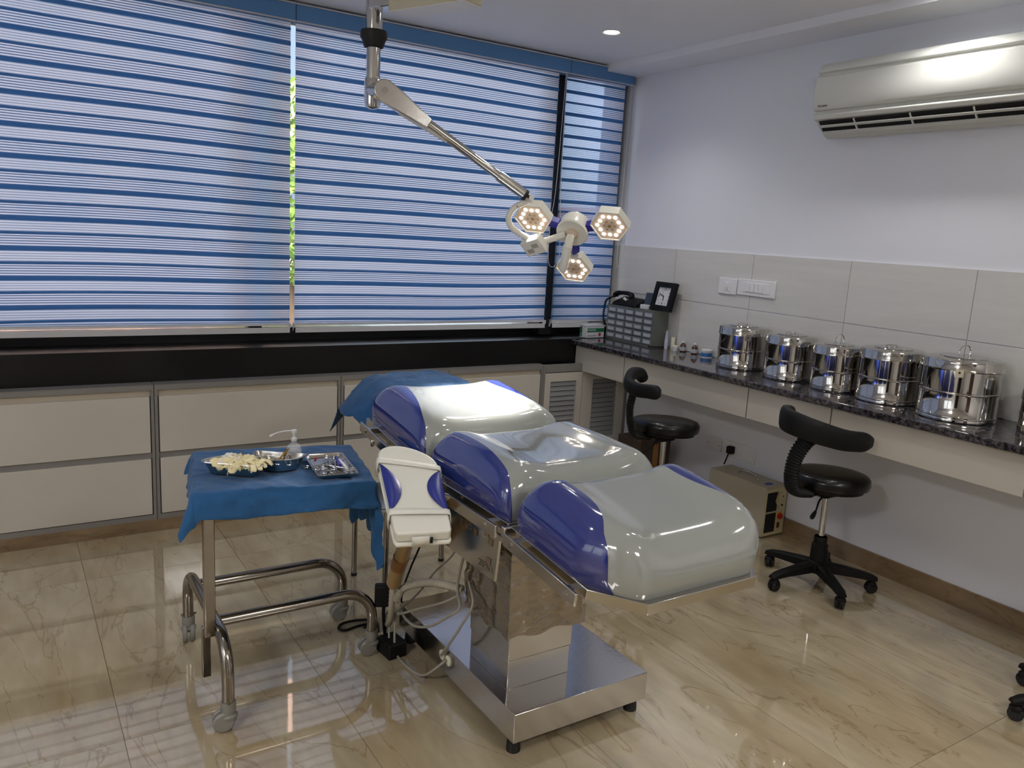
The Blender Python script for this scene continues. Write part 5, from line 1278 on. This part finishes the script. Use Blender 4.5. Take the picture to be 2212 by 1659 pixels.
# driver box and yoke arm
bm = BM(); mB = pm((1.838, 2.735, 1.398)); add_box(bm, -.045, .045, -.036, .036, -.03, .012, mB @ Matrix.Rotation(math.radians(25), 4, 'Z')); drv = link('driver_box', bm, M_white, SL, bevel=.004)
for k in range(5):
    for q in (-1, 1):
        bm = BM(); add_box(bm, -.030+.006*k+(q > 0)*.03, -.028+.006*k+(q > 0)*.03, -.012+.016*q*.6, .008+.016*q*.6, .0118, .0128, mB @ Matrix.Rotation(math.radians(25), 4, 'Z')); link('vent_slot', bm, M_dark, drv, smooth=False)
lt('cross_arm', [(1.852, 2.735, 1.408), (1.885, 2.715, 1.424), (1.950, 2.680, 1.452)], .0135, M_white, 16)
# hub
mH = pm(H0)
bm = BM(); add_lathe(bm, [(0, -.060), (.045, -.060), (.058, -.055), (.062, -.045), (.062, .0), (.066, .002), (.066, .010), (.063, .014), (0, .014)], seg=40, mtx=mH); link('hub', bm, M_white, SL)
bm = BM(); add_lathe(bm, [(.028, .014), (.028, .018), (.022, .020), (.018, .026), (.014, .030), (0, .030)], seg=28, mtx=mH); link('hub_collar', bm, M_ledface, SL)
hb = mH @ V((0, 0, .03))
bm = BM(); add_tube(bm, [hb, mH @ V((0, -.004, .045)), mH @ V((-.006, -.030, .062))], .0165, 16); link('handle_neck', bm, M_white, SL)
bm = BM(); add_tube(bm, [mH @ V((-.006, -.026, .060)), mH @ V((-.022, -.110, .095)), mH @ V((-.026, -.130, .102))], [.0195, .0175, .013], 20); link('sterile_handle', bm, M_white, SL)
LEDP = bpy.data.meshes.new('led_lens')
bm = BM(); add_lathe(bm, [(0, .0025), (.0052, .002), (.0068, 0)], seg=16); bm.to_mesh(LEDP); bm.free(); LEDP.materials.append(M_led)
def pod(dx, dy, rot, spot):
    c = H0+e1*dx+e2*dy
    mP = pm(c) @ Matrix.Rotation(rot, 4, 'Z')
    hexa = [(.079*math.cos(PI/3*k), .079*math.sin(PI/3*k)) for k in range(6)]
    # shell: hexagonal cup
    bm = BM(); R = []
    for s, z in ((.70, -.048), (.93, -.044), (1.0, -.036), (1.0, .004), (.955, .004), (.935, -.001)): R.append([bm.verts.new(mP @ V((x*s, y*s, z))) for x, y in hexa])
    for A, B in zip(R, R[1:]):
        for k in range(6): bm.faces.new((A[k], A[(k+1) % 6], B[(k+1) % 6], B[k]))
    bm.faces.new(R[0]); pd_ = link('lamp_pod', bm, M_white, SL, smooth=False)
    bm = BM(); add_prism(bm, [(x*.938, y*.938) for x, y in hexa], -.004, -.001, mP); link('led_face', bm, M_ledface, pd_, smooth=False)
    cor = [V((.050*math.cos(PI/3*k), .050*math.sin(PI/3*k), 0)) for k in range(6)]
    for k in range(6):
        for f in (0, .5):
            p = cor[k].lerp(cor[(k+1) % 6], f); o = bpy.data.objects.new('led', LEDP); COL.objects.link(o); o.parent = pd_; o.matrix_local = mP @ Matrix.Translation((p.x, p.y, .0))
    for k in range(6):
        bm = BM(); add_lathe(bm, [(.005, 0), (.004, .001), (0, .001)], (.022*math.cos(k*PI/3), .022*math.sin(k*PI/3), 0), 10, mtx=None); bmesh.ops.transform(bm, matrix=mP, verts=bm.verts); link('unlit_led', bm, mat('unlit_led_amber', (176, 146, 104), .4, mottle=(50, .1)), pd_)
    bm = BM(); add_lathe(bm, [(.007, 0), (.006, .003), (0, .003)], seg=14); bmesh.ops.transform(bm, matrix=mP, verts=bm.verts); link('centre_cap', bm, M_tubebr, pd_)
    # blue joint to the hub
    a = H0+(c-H0)*.36-nrm*-.0; b_ = H0+(c-H0)*.62
    bm = BM(); add_tube(bm, [ls(a-nrm*.020), ls(b_-nrm*.020)], .024, 4); link('pod_joint', bm, M_pb, SL, bevel=.004)
    l = bpy.data.lights.new('led_light', 'SPOT'); l.energy = LED_W; l.spot_size = math.radians(spot); l.spot_blend = .75; l.shadow_soft_size = .02; l.color = (1, .95, .88)
    lo = bpy.data.objects.new('led_light', l); COL.objects.link(lo); lo.parent = SL
    tgt = V((1.43, 2.40, .84)); src = c+nrm*.02; d = (tgt-src).normalized(); lo.matrix_local = align(ls(src), -d)
pod(-.165, .045, math.radians(0), 34); pod(.155, .045, math.radians(0), 34); pod(-.012, -.205, math.radians(0), 34)
# weaker spill of the whole lamp toward the floor and foot end
l = bpy.data.lights.new('led_spill', 'SPOT'); l.energy = LED_W*.07; l.spot_size = math.radians(120); l.spot_blend = 1; l.shadow_soft_size = .03; l.color = (1, .95, .86)
lo = bpy.data.objects.new('led_spill', l); COL.objects.link(lo); lo.parent = SL; lo.matrix_local = align(ls(H0+nrm*.13), -nrm)
